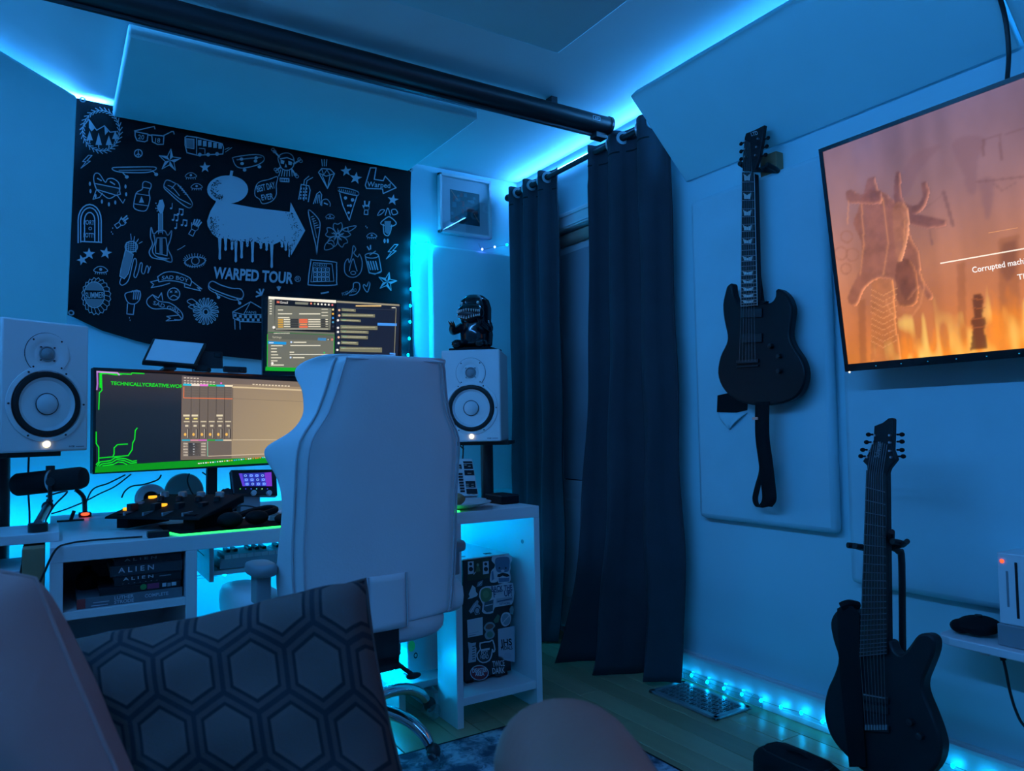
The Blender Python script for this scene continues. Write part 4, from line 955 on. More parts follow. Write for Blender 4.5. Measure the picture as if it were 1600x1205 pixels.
# ------------------------------------------------------------------ mixer
t = thing('audio_mixer', 'black angled audio mixer with glowing amber buttons on the left of the desk', 'mixer', (.335, 2.53, DT+.006), (0,0,R(-47)))
wm, dm = .34, .22
def mz(y): return .062+(y/dm)*.05
P = [(-dm/2,.030),(-dm/2+.005,mz(-dm/2)),(dm/2,mz(dm/2)),(dm/2,.060)]
part(t, 'case', MB().prism([V((-wm/2, -y_*1.0, z_)) for y_, z_ in P], (wm,0,0)).xf(M4.Rotation(pi,4,'Z')) if False else MB().prism([V((-wm/2, y_, z_)) for y_, z_ in P], (wm,0,0)), MATTE, bevel=.003)
for sx in (-1, 1): part(t, 'foot', MB().box(sx*.12-.02,sx*.12+.02,-.09,.09,0,.045), MATTE)
for k in range(4): 
    x = -.11+.070*k
    part(t, 'knob', MB().lathe([(.014,0),(.013,.016),(.009,.018),(0,.018)], (x,.080,mz(.080)), (0,0,1), 16), STEEL, sm=True)
    part(t, 'knob', MB().lathe([(.011,0),(.010,.014),(.007,.016),(0,.016)], (x+.02,.04,mz(.04)), (0,0,1), 16), BLACK, sm=True)
    sl_ = part(t, 'fader_slot', MB().box(x-.003,x+.003,-.095,.0,mz(-.055)-.012,mz(-.055)+.0005), GREY)
    part(sl_, 'fader_cap', MB().box(x-.009,x+.009,-.075+.02*k,-.045+.02*k,mz(-.05),mz(-.05)+.022), BLACK, bevel=.002)
for x, y in ((-.148,.07),(-.142,-.045),(-.045,-.005),(-.148,.015)): part(t, 'lit_button', MB().cyl((x,y,mz(y)-.002),(x,y,mz(y)+.006),.013,n=16), EAMBER if (x,y) != (-.148,.015) else GREY, 'glowing amber button' if (x,y) != (-.148,.015) else None)
# ------------------------------------------------------------------ desk mat with lit edge
t = thing('desk_mat', 'black desk mat with a glowing green edge along the front of the desk', 'desk mat', (.78, 2.45, DT))
part(t, 'mat', MB().prism([V((.292,2.385,DT+.0005)), V((.315,2.296,DT+.0005)), V((1.215,2.296,DT+.0005)), V((1.215,2.58,DT+.0005)), V((.292,2.58,DT+.0005))], (0,0,.004)), MATTE)
part(t, 'light_edge', MB().tube([(.292,2.42,DT+.003),(.292,2.385,DT+.003),(.315,2.294,DT+.003),(.6,2.293,DT+.003),(1.217,2.293,DT+.003),(1.217,2.42,DT+.003)], .0026, 6), EGREEN, 'glowing green edge tube')
part(t, 'light_module', MB().box(.232,.288,2.30,2.335,DT+.001,DT+.017), BLACK, bevel=.002)
# small desk things
t = thing('headphones', 'black padded headphones lying on the desk mat', 'headphones', (.50, 2.42, DT+.005))
part(t, 'ear_cup', MB().ell((.462,2.352,DT+.0285),(.038,.032,.024)), MATTE, sm=True); part(t, 'ear_cup', MB().ell((.548,2.385,DT+.027),(.036,.032,.022)), MATTE, sm=True)
part(t, 'headband', MB().tube([(.475,2.37,DT+.03),(.53,2.425,DT+.04),(.60,2.47,DT+.045),(.62,2.44,DT+.04),(.56,2.40,DT+.03)], .010, 8, 5), MATTE, sm=True)
t = thing('keyboard', 'white computer keyboard on the desk beside the chair', 'keyboard', (.74, 2.50, DT+.005))
part(t, 'case', MB().box(.60,.98,2.44,2.56,DT+.0048,DT+.020), SPKW, bevel=.003)
for r in range(5):
    for k in range(14): part(t, 'keycap', MB().box(.606+k*.0265,.606+k*.0265+.023,2.445+r*.0228,2.445+r*.0228+.019,DT+.020,DT+.028), SPKW, bevel=.002)
t = thing('mouse', 'dark computer mouse on the mat in front of the keyboard', 'mouse', (.63, 2.36, DT+.005))
part(t, 'shell', MB().ell((.63,2.36,DT+.018),(.032,.052,.0175)), MATTE, sm=True); part(t, 'wheel', MB().cyl((.627,2.39,DT+.031),(.633,2.39,DT+.031),.008), GREY)
t = thing('smart_speaker', 'round white smart speaker with a black centre behind the mixer', 'smart speaker', (.27, 2.98, DT))
p = atY(235,772,3.0); part(t, 'ring', MB().lathe([(.020,0),(.052,.002),(.054,.014),(.046,.026),(.026,.030),(.022,.014),(.020,0)], (p.x,3.0,DT+.055), (0,-1,.25), 28), SPKW, sm=True); part(t, 'centre', MB().lathe([(.027,.020),(.018,.026),(0,.028)], (p.x,3.0,DT+.055), (0,-1,.25), 24), MATTE, sm=True); part(t, 'foot', MB().cyl((p.x,3.0,DT+.0005),(p.x,3.0,DT+.01),.035), SPKW)
t = thing('disc_clock', 'round pale disc clock leaning behind the mixer', 'clock', (.44, 3.0, DT))
p = atY(288,776,3.07); part(t, 'disc', MB().lathe([(0,-.004),(.066,-.004),(.070,0),(.066,.006),(0,.006)], (p.x,3.07,DT+.072), (0,-1,.2), 36), mat('disc_frost', (.22,.34,.32), .6, var=(20,.05)), sm=True)
cv = Canvas(lambda x, y, k: V((p.x+x, 3.07-.0075+.2*y-.0001*k, DT+.0735+y))); cv.line([(0,0),(-.025,-.006)], .002, TW).line([(0,0),(.018,.008)], .002, TW); cv.build(t, 'clock_hands', PRINT)
part(t, 'foot', MB().box(p.x-.02,p.x+.02,3.06,3.11,DT+.0005,DT+.012), GREY)
# control deck
t = thing('control_deck', 'small black control deck with a glowing blue and purple touch screen', 'control deck', (.62, 2.80, DT))
e0, e1, e2, e3 = atY(360,734,2.80), atY(432,733,2.80), atY(434,775,2.77), atY(364,773,2.77)
nn = (e1-e0).cross(e3-e0).normalized(); nn = nn if nn.y < 0 else -nn
part(t, 'housing', MB().prism([e0,e1,e2,e3], -nn*.03), GLOSS, bevel=.005)
part(t, 'stand', MB().box(e3.x+.03,e3.x+.10,2.79,2.86,DT+.0005,e3.z+.02), GREY, bevel=.004)
cv = Canvas(plane_fn(e0+nn*.0004, nn)); cv.poly([(373,740),(424,738),(425,760),(379,760)], S(40,40,150))
cv.poly([(373,740),(378,740),(383,760),(379,760)], S(90,60,210)); cv.poly([(413,739),(424,738),(425,760),(416,760)], S(120,50,200))
for i in range(4):
    for j in range(3):
        x, y = 380+i*8.8+j*1.2, 741+j*6.6; cv.rect(x, y, x+7, y+5.2, S(60,90,230) if (i+j) % 3 else S(30,50,170)); cv.ring(x+3.5, y+2.6, 1.8, 1.6, .8, S(150,190,255), 8)
for i, col in enumerate((S(60,200,90), S(60,60,200), S(60,90,230), S(70,180,180), S(150,220,150), S(60,60,200))): cv.disc(375+i*8.5, 764.5, 1, 1, col, 8)
cv.build(t, 'touch_screen', SCREEN, 'glowing blue and purple icon grid')
for k in range(2): p = on(396+24*k,771,e0,nn); part(t, 'dial', MB().lathe([(.010,0),(.009,.012),(0,.013)], p, nn, 18), SILVER, sm=True)
t = solo('furry_windshield', 'fluffy black microphone windshield ball left of the control deck', 'microphone cover', MB().ell(V((atY(355,770,2.80).x,2.80,DT+.0465)), (.036,.036,.046), 22, 16), mat('black_fur', (.012,.012,.014), .95, bump=(90,1)), sm=True)
dm_ = t.modifiers.new('d', 'DISPLACE'); tex = bpy.data.textures.new('fur', 'CLOUDS'); tex.noise_scale = .008; dm_.texture = tex; dm_.strength = .008; dm_.texture_coords = 'LOCAL'
t = thing('usb_hub', 'small black gadget with a red glowing light on the desk by the mixer', 'usb hub', (.10, 3.0, DT))
p = atZ(132,806,DT); p.y = min(p.y, 3.05); part(t, 'body', MB().box(p.x-.02,p.x+.02,p.y,p.y+.05,DT+.0005,DT+.016), BLACK, bevel=.003); part(t, 'red_light', MB().ell((p.x,p.y-.002,DT+.012),(.014,.006,.006),10,6), ERED, 'glowing red light', sm=True)
part(t, 'plug', MB().tube([(p.x,p.y+.03,DT+.014),(p.x-.005,p.y+.03,DT+.07),(p.x-.03,p.y+.03,DT+.10)], .008, 8, 4), BLACK, sm=True)
t = thing('bracket', 'small black folded bracket standing on the desk behind the microphone', 'bracket', atZ(112,812,DT))
p = atZ(105,815,DT); part(t, 'plate', MB().box(p.x-.03,p.x+.05,p.y-.01,p.y+.02,DT+.0005,DT+.005), BLACK); part(t, 'arm', MB().tube([(p.x+.01,p.y,DT+.004),(p.x+.02,p.y,DT+.035)], .006, 6), BLACK)
# cables
CAB = mat('cable_rubber', (.010,.010,.012), .5)
def cable(label, pts, r=.0028): return solo('cable', label, 'cable', MB().tube(pts, r, 6, 6), CAB, sm=True)
cable('thin black cable hanging from the left corner of the wide monitor', [atY(x,y,3.02) for x, y in ((196,742),(170,755),(145,765),(133,790),(131,798))])
cable('black cable crossing diagonally behind the wide monitor foot', [atY(x,y,3.08) for x, y in ((205,741),(180,760),(155,772),(130,785),(100,797),(80,803))])
cable('black cable looping over the white smart speaker', [atY(x,y,3.06) for x, y in ((190,778),(195,768),(206,760),(225,757),(246,750),(252,742))])
cable('black cable looping beside the monitor post', [atY(x,y,3.04) for x, y in ((296,740),(293,752),(300,770)) ]+[atY(312,782,3.04)])
cable('black cable curling right of the monitor post', [atY(x,y,3.05) for x, y in ((316,738),(328,748),(330,762),(322,776),(312,783))])
cable('black cable lying across the front left of the desk', [V((atZ(215,833,DT).x,2.32,DT+.0042)), V((.17,2.33,DT+.004)), V((.10,2.335,DT+.004)), V((.045,2.31,DT+.004)), V((.012,2.262,DT-.005)), V((-.02,2.268,DT-.08)), V((-.05,2.27,DT-.14))])
cable('black lead dropping from the speaker shelf past the left stand', [atY(45,712,2.70), atY(44,760,2.70), atY(46,800,2.70), atY(46,824,2.70)])
cable('black microphone lead looping to the desk', [A+ax*L*.45+V((0,.02,-.045)), atY(105,768,2.75), atY(85,790,2.80), atY(72,812,2.86), V((-.01,2.90,DT+.004))])
cable('black leads tangled behind the headphones', [V((.52,2.72,DT+.005)), V((.58,2.76,DT+.03)), V((.64,2.72,DT+.02)), V((.70,2.75,DT+.006)), V((.76,2.68,DT+.005))])
# ------------------------------------------------------------------ right end of the desk
t = thing('drum_machine', 'tilted white groove box with black buttons leaning at the right end of the desk', 'groove box', (1.40, 2.72, DT))
g0, g1, g2, g3 = atY(640,714,2.83), atY(738,717,2.79), atY(748.5,776,2.735)+V((0,0,.004)), atY(645,776,2.775)+V((0,0,.004))
nn = (g1-g0).cross(g3-g0).normalized(); nn = nn if nn.y < 0 else -nn
part(t, 'case', MB().prism([g0,g1,g2,g3], -nn*.03), SPKW, bevel=.003)
part(t, 'easel', MB().box(g2.x-.25,g2.x-.06,2.80,2.86,DT+.0005,DT+.05), GREY, bevel=.003)
cv = Canvas(plane_fn(g0+nn*.0004, nn)); DK = S(28,30,36); LT = S(210,190,170)
for x0_, y0_, x1_, y1_ in ((704,722,710,724),(723,721,737,724),(703,726,710,734),(714,726,720.5,733),(724,725,738,733),(725,735,740,743),(727,752,742,762),(728,764,745,772)): cv.poly([(x0_,y0_),(x1_,y0_),(x1_+1,y1_),(x0_+1,y1_)], DK)
for j in range(7): cv.rect(715.4+j*.6, 739.5+j*4.5, 722.5+j*.6, 742.6+j*4.5, DK)
for x_, y_, w_ in ((725,726.5,4),(731,728.5,4),(716,729,3),(716,731.5,3),(730,739.5,6),(728,756.5,4),(736,756.5,4),(728,759.5,4),(736,760,4),(730,772.5,4),(738,772.5,4)): cv.rect(x_,y_,x_+w_,y_+1.1,LT)
cv.rect(702,736,710,738,S(200,60,50))
for j in range(9): cv.line([(700,742+j*3.6),(713,742.5+j*3.6)], .4, S(120,125,135))
for i in range(3): cv.line([(700+i*5,742),(701+i*5.6,776)], .4, S(120,125,135))
cv.build(t, 'button_print', PRINT)
kk = part(t, 'key_row', MB(), DK and BLACK) if False else None
t = thing('plate', 'pale plate at the right end of the desk holding a bread roll', 'plate', (1.27, 2.40, DT))
pc = V((1.265, 2.405, DT+.0055))
part(t, 'dish', MB().lathe([(0,0),(.075,0),(.085,.004),(.125,.017),(.128,.019),(.123,.020),(.083,.008),(0,.006)], pc, (0,0,1), 40), PLATE, sm=True)
solo('bread_roll', 'small brown bread roll on the pale plate', 'bread', MB().ell(pc+V((-.015,-.01,.0295)), (.042,.034,.024), 18, 12), BREAD, sm=True)
t = thing('black_case', 'flat black case on the back right corner of the desk', 'case', (1.44, 2.47, DT))
part(t, 'body', MB().box(1.455,1.535,2.40,2.52,DT+.0005,DT+.036), MATTE, bevel=.004); part(t, 'lid', MB().box(1.453,1.537,2.398,2.522,DT+.030,DT+.034), BLACK)
cable('black power lead plugged into the white groove box', [g0.lerp(g1,.72)+V((0,.01,-.004)), g0.lerp(g1,.70)+V((0,.015,.045)), g0.lerp(g1,.84)+V((0,.03,.055)), g0.lerp(g1,.95)+V((0,.05,.04))], .003)
cable('black lead running up to the right speaker', [g0.lerp(g1,.86)+V((0,.01,-.003)), g0.lerp(g1,.87)+V((0,.01,.05)), g0.lerp(g1,.88)+V((.01,.05,.12)), g0.lerp(g1,.89)+V((.03,.12,.17))], .003)

# ------------------------------------------------------------------ under the desk
t = thing('piano_keyboard', 'small piano keyboard on a pull-out tray under the desk', 'keyboard', (.72, 2.6, .61))
part(t, 'tray', MB().box(.43,1.17,2.44,2.66,.590,.604), WHITE, bevel=.002)
kb = part(t, 'case', MB().box(.45,1.15,2.45,2.65,.605,.640), mat('clear_blue_plastic', (.45,.5,.55), .25, var=(20,.05)), bevel=.003)
for k in range(30): part(t, 'white_key', MB().box(.462+k*.0225,.4835+k*.0225,2.44,2.555,.637,.650), SPKW, bevel=.001)
for k in range(29):
    if k % 7 not in (2, 6): part(t, 'black_key', MB().box(.478+k*.0225,.490+k*.0225,2.49,2.555,.650,.659), BLACK, bevel=.001)
for x in (.415, 1.172): part(t, 'rail', MB().box(x,x+.013,2.42,2.70,.575,.697), STEEL, bevel=.001)
ub = [(.40,2.50,.688),(.375,2.60,.56),(.45,2.8,.5),(.6,2.95,.52),(.8,3.0,.50),(1.0,2.95,.52),(1.17,2.9,.55)]
ubb = [atY(333,889,2.55)]+[V((x, 3.16, .50+.05*sin(x*9))) for x in (.45,.60,.75,.90,1.05,1.18)]
string_lights('cyan string lights drooping behind the space under the desk', [V((.37,2.56,.69))]+ubb, ubb, EBULB2)
lb = [atD(602,1031,2.75), atD(608,1033,2.75), atD(615,1046,2.7), atD(596,1048,2.7), atD(614,1062,2.62), atD(640,1046,2.8)]
lb = [V((p.x, p.y, max(p.z, .012))) for p in lb]
string_lights('cyan string lights bunched on the floor under the right part of the desk', lb, lb[:5], EBULB2)
pb = [V((1.23,y,.690)) for y in (2.45,2.6,2.75,2.9)]+[V((x,2.93,.690)) for x in (1.30,1.40,1.50)]
string_lights('cyan string lights tucked under the desk top above the computer', pb, pb, EBULB2)
kb2 = [V((x, 3.31, .690+.01*sin(x*20))) for x in (-.30,-.16,-.02,.14,.30,.46,.62,.80,.98,1.14)]
string_lights('cyan string lights lying behind the desk against the back wall', kb2, kb2, EBULB2)
t = thing('power_strip', 'black power strip on the floor under the desk', 'power strip', (.5, 3.1, 0))
part(t, 'body', MB().box(.40,.80,3.08,3.14,0.0005,.04), BLACK, bevel=.004)
for k in range(5): part(t, 'plug', MB().box(.43+k*.07,.465+k*.07,3.09,3.13,.040,.065), SPKW, bevel=.003)
t = thing('amplifier', 'silver box with a round green sticker under the desk right of the chair', 'amplifier', (1.18, 2.7, .126))
part(t, 'body', MB().box(1.104,1.266,2.50,2.86,.142,.305), SILVER, bevel=.004)
for x in (1.12, 1.25):
    for y in (2.53, 2.83): part(t, 'foot', MB().cyl((x,y,.1255),(x,y,.142),.012), BLACK)
cv = Canvas(lambda x, y, k: V((x, 2.4994-.00005*k, y))); cv.disc(1.120,.243,.0145,.020,S(60,220,110)); cv.disc(1.136,.207,.008,.011,(.02,.02,.02)); cv.disc(1.136,.207,.005,.006,(.5,.5,.5)); cv.build(t, 'round_sticker', PRINT, 'round green sticker')
t = thing('floor_shelf', 'low white shelf board under the silver box beside the pedestal', 'shelf board', (1.15, 2.7, 0))
part(t, 'board', MB().box(1.05,1.270,2.455,2.95,.100,.125), WHITE, bevel=.002)
part(t, 'leg', MB().box(1.05,1.075,2.455,2.95,0,.100), WHITE); part(t, 'leg', MB().box(1.19,1.213,2.455,2.95,0,.071), WHITE)
t = thing('fan_unit', 'dark round fan unit on top of the silver box', 'fan', (1.19, 2.68, .305))
part(t, 'housing', MB().box(1.125,1.26,2.58,2.76,.3055,.42), mat('smoked_plastic', (.06,.07,.08), .3), bevel=.01); part(t, 'grille', MB().lathe([(.045,0),(.050,.004),(.040,.004),(.036,0)], (1.19,2.58,.362), (0,-1,0), 24), DARKM, sm=True)
fbp = [V((x, 3.05, .03)) for x in (.62,.78,.94,1.10,1.26,1.38,1.50)]  # unseen string, added to brighten the floor under the pedestal
string_lights('unseen cyan string lights added on the floor behind the desk pedestal', fbp, fbp, EBULB2)
# ------------------------------------------------------------------ computer tower
t = thing('computer_tower', 'black computer tower covered in stickers in the right desk pedestal', 'computer', (1.37, 2.55, .10), (0,0,0))
c0 = V((1.275,2.385,.1165)); da = R(2); dx = V((cos(da),sin(da),0)); nf = V((sin(da),-cos(da),0)); pw, ph_, pd = .205, .435, .42
part(t, 'case', MB().prism([c0, c0+dx*pw, c0+dx*pw+V((0,0,ph_)), c0+V((0,0,ph_))], -nf*pd), BLACK, bevel=.003)
part(t, 'top_panel', MB().prism([c0+V((0,0,ph_+.0005)), c0+dx*pw+V((0,0,ph_+.0005)), c0+dx*pw+V((0,0,ph_+.0005))-nf*pd, c0+V((0,0,ph_+.0005))-nf*pd], (0,0,.004)), SILVER)
part(t, 'top_port', MB().box(c0.x+.12,c0.x+.15,2.43,2.445,c0.z+ph_+.0045,c0.z+ph_+.006), BLACK); part(t, 'power_button', MB().cyl((c0.x+.03,2.44,c0.z+ph_+.0045),(c0.x+.03,2.44,c0.z+ph_+.007),.01), STEEL)
for a in (.02, .165):
    for b in (.02, .36): part(t, 'foot', MB().box(c0.x+a,c0.x+a+.03,c0.y+b,c0.y+b+.03,.1005,.1165), RUBBER)
sf = plane_fn(c0+nf*.0004, nf, .00004)
def sticker(name, label, fn):
    cv = Canvas(sf); fn(cv); cv.build(t, name, PRINT, label)
PX_ = lambda x, y: (680+x/3.544, 820+y/3.544)
def Q(*p): return [PX_(x, y) for x, y in p]
SW = (.55,.57,.60); SK = (.01,.01,.012); SN = (.03,.05,.12)
def s1(c):
    c.poly(Q((175,200),(298,185),(300,295),(178,312)), (.03,.04,.02))
    for x in (180, 263):
        c.poly(Q((x,205),(x+32,201),(x+33,270),(x+1,275)), SW); c.disc(*PX_(x+16,218), 2.4, 2.4, SK, 12); c.disc(*PX_(x+17,246), 3.4, 3.6, SK, 12)
    c.poly(Q((222,262),(230,225),(240,222),(250,258)), (.10,.14,.06)); c.disc(*PX_(235,222), 2, 2.4, (.2,.3,.2), 8); c.line(Q((222,262),(212,275)), 1.2, SW)
def s2(c):
    c.poly(smooth2(Q((312,200),(316,176),(335,168),(355,172),(385,168),(400,165),(422,175),(425,200),(415,215),(418,240),(412,260),(418,285),(412,318),(350,324),(345,300),(340,318),(308,320),(302,300),(310,255),(325,240),(330,220)), 2), SW)
    c.poly(smooth2(Q((330,200),(345,182),(400,178),(412,200),(408,250),(395,262),(350,264),(335,245)), 3), (.10,.16,.25))
    for x in (355, 390): c.disc(*PX_(x,240), 1.5, 1.3, SK, 8)
    c.disc(*PX_(373,256), 3, 2, (.5,.5,.55), 10); c.poly(Q((345,275),(372,266),(402,272),(412,285),(395,290),(372,282),(355,292),(342,288)), SK); c.poly(Q((350,296),(410,292),(408,314),(352,320)), (.12,.18,.28)); c.poly(Q((310,262),(320,255),(326,300),(312,312)), (.12,.2,.3))
def s3(c):
    c.poly(smooth2(Q((242,400),(248,360),(275,342),(305,340),(340,335),(430,322),(432,425),(405,445),(330,458),(320,488),(280,494),(258,480),(262,440)), 2), SW)
    c.poly(smooth2(Q((250,395),(256,362),(280,350),(308,358),(312,400),(290,425),(262,425)), 3), (.10,.20,.08)); c.disc(*PX_(280,385), 5, 6, (.16,.28,.12), 12); c.poly(Q((272,430),(322,414),(318,478),(285,486),(268,470)), (.06,.10,.12)); c.line(Q((276,450),(316,440)), 1.4, SW)
    c.text('BACK THE', *PX_(310,372), 8.5, SN, -5, width=33, bold=.03); c.text('F*** UP!', *PX_(322,402), 9.0, SN, -5, width=29, bold=.03); c.poly(Q((338,410),(428,396),(428,420),(336,436)), (.35,.38,.42)); c.line(Q((345,426),(422,410)), 1.6, SN); c.text('NETWORK', *PX_(355,446), 3.4, SN, -7, width=17, bold=.01)
def s4(c): c.poly(Q((185,385),(205,335),(222,348),(225,372),(236,384),(230,396),(200,408),(178,412),(190,398)), SW); c.poly(Q((228,345),(236,318),(265,306),(258,338)), (.14,.20,.26)); c.line(Q((240,335),(256,318)), 1, SW)
def s5(c):
    c.poly(Q((185,478),(210,440),(232,416),(240,425),(236,440),(250,452),(246,494),(222,500),(214,480),(196,492)), (.30,.36,.42)); c.ring(*PX_(232,476), 4, 5, 1.2, SK, 12); c.line(Q((196,484),(224,440)), 1.4, SW)
def s6(c): c.poly(Q((176,528),(262,511),(263,610),(180,626)), SW); c.line(Q((186,616),(222,608)), .9, (.15,.16,.2)); c.line(Q((186,604),(240,592)), .6, (.3,.3,.35))
def s7(c): c.poly(smooth2(Q((362,520),(375,490),(405,486),(420,510),(412,548),(385,564),(366,548)), 3), SW); c.disc(*PX_(391,524), 6.5, 9, (.22,.32,.36), 16); c.line(Q((372,545),(412,500)), 1.4, SW); c.poly(Q((410,470),(418,452),(430,450),(436,470),(428,500),(414,492)), (.20,.30,.30)); c.poly(Q((322,530),(345,495),(358,505),(350,540),(330,545)), (.08,.16,.10))
def s8(c): c.poly(smooth2(Q((268,572),(285,544),(315,540),(332,560),(318,580),(330,605),(318,628),(285,635),(272,612),(280,592)), 3), (.25,.32,.34)); c.poly(smooth2(Q((278,572),(290,552),(315,550),(322,565),(300,580)), 3), (.20,.09,.07)); c.disc(*PX_(302,608), 5, 5, (.12,.22,.16), 12)
def s9(c): c.poly(Q((346,578),(440,560),(440,762),(350,742)), (.42,.47,.52)); c.text('JHS', *PX_(366,672), 10, SK, -6, width=17, bold=.03); c.text('PEDALS', *PX_(364,695), 5.5, SK, -5, width=18, bold=.02); c.disc(*PX_(400,725), 6, 5, (.38,.42,.48), 12)
def s10(c):
    c.poly(Q((180,650),(200,656),(226,652),(222,672),(228,685),(225,758),(182,766),(186,700)), (.42,.46,.50)); [c.line(Q((206,745-i*14),(218,742-i*14)), 1.2, SK) for i in range(6)]
def s11(c):
    c.line(smooth2(Q((248,656),(300,648),(318,640),(330,690),(322,705),(316,690),(312,720),(298,752),(262,764),(236,745),(232,715),(250,690)), 2), 2, SW, True); c.poly(Q((240,712),(306,700),(308,725),(295,748),(262,756),(242,742)), (.04,.05,.06)); c.poly(Q((250,690),(302,682),(300,694),(252,702)), SW); c.text('POT', *PX_(254,722), 5.6, SW, -5, width=11, bold=.02); c.text('HEAD', *PX_(250,744), 6, SW, -5, width=13, bold=.02)
def s12(c): c.disc(*PX_(244,820), 14.5, 12, SW, 24); c.disc(*PX_(244,820), 13.3, 10.8, (.22,.02,.03), 24); c.text('DISASTER', *PX_(205,820), 6.5, SW, -4, width=23, bold=.03); c.text('AREA', *PX_(222,838), 5.5, SW, -4, width=14, bold=.03)
def s13(c): c.disc(*PX_(350,785), 12, 16, (.02,.02,.024), 20); c.text('TWICE', *PX_(318,788), 9, SW, -6, width=19, bold=.02); c.text('DARK', *PX_(316,826), 9, SW, -5, width=20, bold=.02)
for nm, lb_, fn in (('sticker','two white speakers on a dark sticker',s1),('sticker','bear with a moustache sticker',s2),('sticker','slogan sticker with blue letters',s3),('sticker','pale wizard hat sticker',s4),('sticker','pale flask sticker',s5),('sticker','plain white square sticker',s6),('sticker','round silver sticker',s7),('sticker','mushroom sticker',s8),('sticker','white JHS PEDALS label',s9),('sticker','narrow grey sticker',s10),('sticker','coffee pot sticker',s11),('sticker','red oval DISASTER AREA sticker',s12),('sticker','TWICE DARK lettering sticker',s13)): sticker(nm, lb_, fn)

# ------------------------------------------------------------------ chair
t = thing('office_chair', 'white leather office chair with a tall winged back facing the desk', 'chair', (.79, 2.27, 0), (0,0,R(4)))
# local: faces +Y, backrest at y about -.30
HB = [(.47,.235),(.53,.246),(.62,.254),(.72,.257),(.82,.254),(.90,.254),(.96,.254),(1.0,.250),(1.03,.236),(1.075,.208),(1.14,.188),(1.20,.176),(1.228,.168),(1.240,.155)]
def bw(z):
    for (z0_, w0), (z1_, w1) in zip(HB, HB[1:]):
        if z <= z1_: q = (z-z0_)/(z1_-z0_); return w0+(w1-w0)*q
    return HB[-1][1]
def by_(z): return -.275-.09*((z-.47)/.77)**1.4+.02*sin((z-.47)*4.2)     # back surface leans to the rear at the top
def wing(z):                                                             # forward reach of the side bolsters
    a = .075+.045*exp(-((z-.60)/.12)**2)
    a += .105*exp(-((z-.985)/.085)**2) if z < .985 else .105*exp(-((z-.985)/.032)**2)
    a += .085*exp(-((z-1.175)/.062)**2)
    return a
def flare(z): return .018+.030*exp(-((z-.985)/(.06 if z < .985 else .03))**2)+.034*exp(-((z-1.18)/.05)**2)
def sect(u, v):
    z = .47+v*.77; w = bw(z); y0 = by_(z); g = wing(z); fl_ = flare(z)
    e = min(1, min(v, 1-v)*16+.12); g *= e
    pts = [(0,0,.0),(.55,-.004,0),(.88,.004,0),(1,.022,0),(1,g*.6,.55),(1,g,1.0),(.90,g+.012,.8),(.80,g*.75,.2),(.72,.072*e+.01,0),(.40,.065*e+.01,0),(0,.065*e+.01,0)]
    s_ = 1
    f = (u*2 if u <= .5 else (1-u)*2); s_ = 1 if u <= .5 else -1
    f *= len(pts)-1; i = min(int(f), len(pts)-2); q = f-i
    a, b = pts[i], pts[i+1]
    wx = a[0]+(b[0]-a[0])*q; yy = a[1]+(b[1]-a[1])*q; k = a[2]+(b[2]-a[2])*q
    dome = -.012*(1-wx*wx)*(1 if f < 3 else 0)
    return V((s_*(wx*w+k*fl_), y0+yy+dome, z+(.028*k*e if z > 1.1 else 0)))
mb = MB().grid(sect, 40, 44, True)
mb.f.append(list(range(40))[::-1]); mb.f.append(list(range(44*40, 45*40)))
back = part(t, 'backrest', mb, LEATH, sm=True, sub=1, auto=0)
for s_ in (-1, 1):
    pp = [V((s_*(bw(.48+.75*k/30)-.022), by_(.48+.75*k/30)-.0045, .48+.75*k/30)) for k in range(31)]
    part(back, 'piping', MB().tube(pp, .0026, 6), LEATHD, 'darker seam piping', sm=True)
    pp = [V((s_*(bw(.48+.75*k/30)+.001), by_(.48+.75*k/30)+.020, .48+.75*k/30)) for k in range(31)]
    part(back, 'piping', MB().tube(pp, .0032, 6), LEATHD, sm=True)
part(back, 'piping', MB().tube([V((x*.150, by_(1.226)-.009, 1.226)) for x in (-1,-.5,0,.5,1)], .0026, 6), LEATHD, sm=True)
fl2 = MB().grid(lambda u, v: V((-.055+(.120)*u, by_(.47+.15*v)-.019-.004*sin(u*pi), .465+.155*v)), 8, 8)
part(back, 'zip_flap', fl2, LEATH, 'sewn flap over the recline bracket', sm=True, sol=.004)
for x in (-.055, .065): part(back, 'stitching', MB().tube([V((x, by_(.47+.155*k/6)-.0225, .466+.154*k/6)) for k in range(7)], .002, 6), LEATHD, sm=True)
def cushion(u, v, cx, cy_, cz, rx, ry, rz, p=.45):
    a, b = 2*pi*u, pi*(v-.5); sg = lambda x, e: math.copysign(abs(x)**e, x)
    return V((cx+rx*sg(cos(a),p)*sg(cos(b),.5), cy_+ry*sg(sin(a),p)*sg(cos(b),.5), cz+rz*sg(sin(b),.6)))
part(t, 'seat', MB().grid(lambda u, v: cushion(u, v, 0,-.02,.455,.25,.265,.062), 36, 14, True), LEATH, sm=True, auto=0)
for s_ in (-1, 1):
    part(t, 'seat_bolster', MB().grid(lambda u, v: cushion(u, v, s_*.262,.03,.505,.068,.27,.062,.6), 24, 12, True), LEATH, sm=True, auto=0)
    ar = part(t, 'armrest', MB().grid(lambda u, v: cushion(u, v, s_*.305,-.14,.655,.035,.065,.020,.6), 24, 10, True), GREY, 'grey armrest pad', sm=True, auto=0)
    part(ar, 'arm_post', MB().box(s_*.305-.020,s_*.305+.020,-.17,-.11,.56,.645), GREY, bevel=.006)
part(t, 'recline_bracket', MB().box(-.06,.045,-.285,-.255,.36,.50).box(-.06,.045,-.285,.05,.345,.39), BLACK, bevel=.004)
part(t, 'tilt_mechanism', MB().box(-.09,.13,-.13,.15,.33,.392), BLACK, bevel=.006)
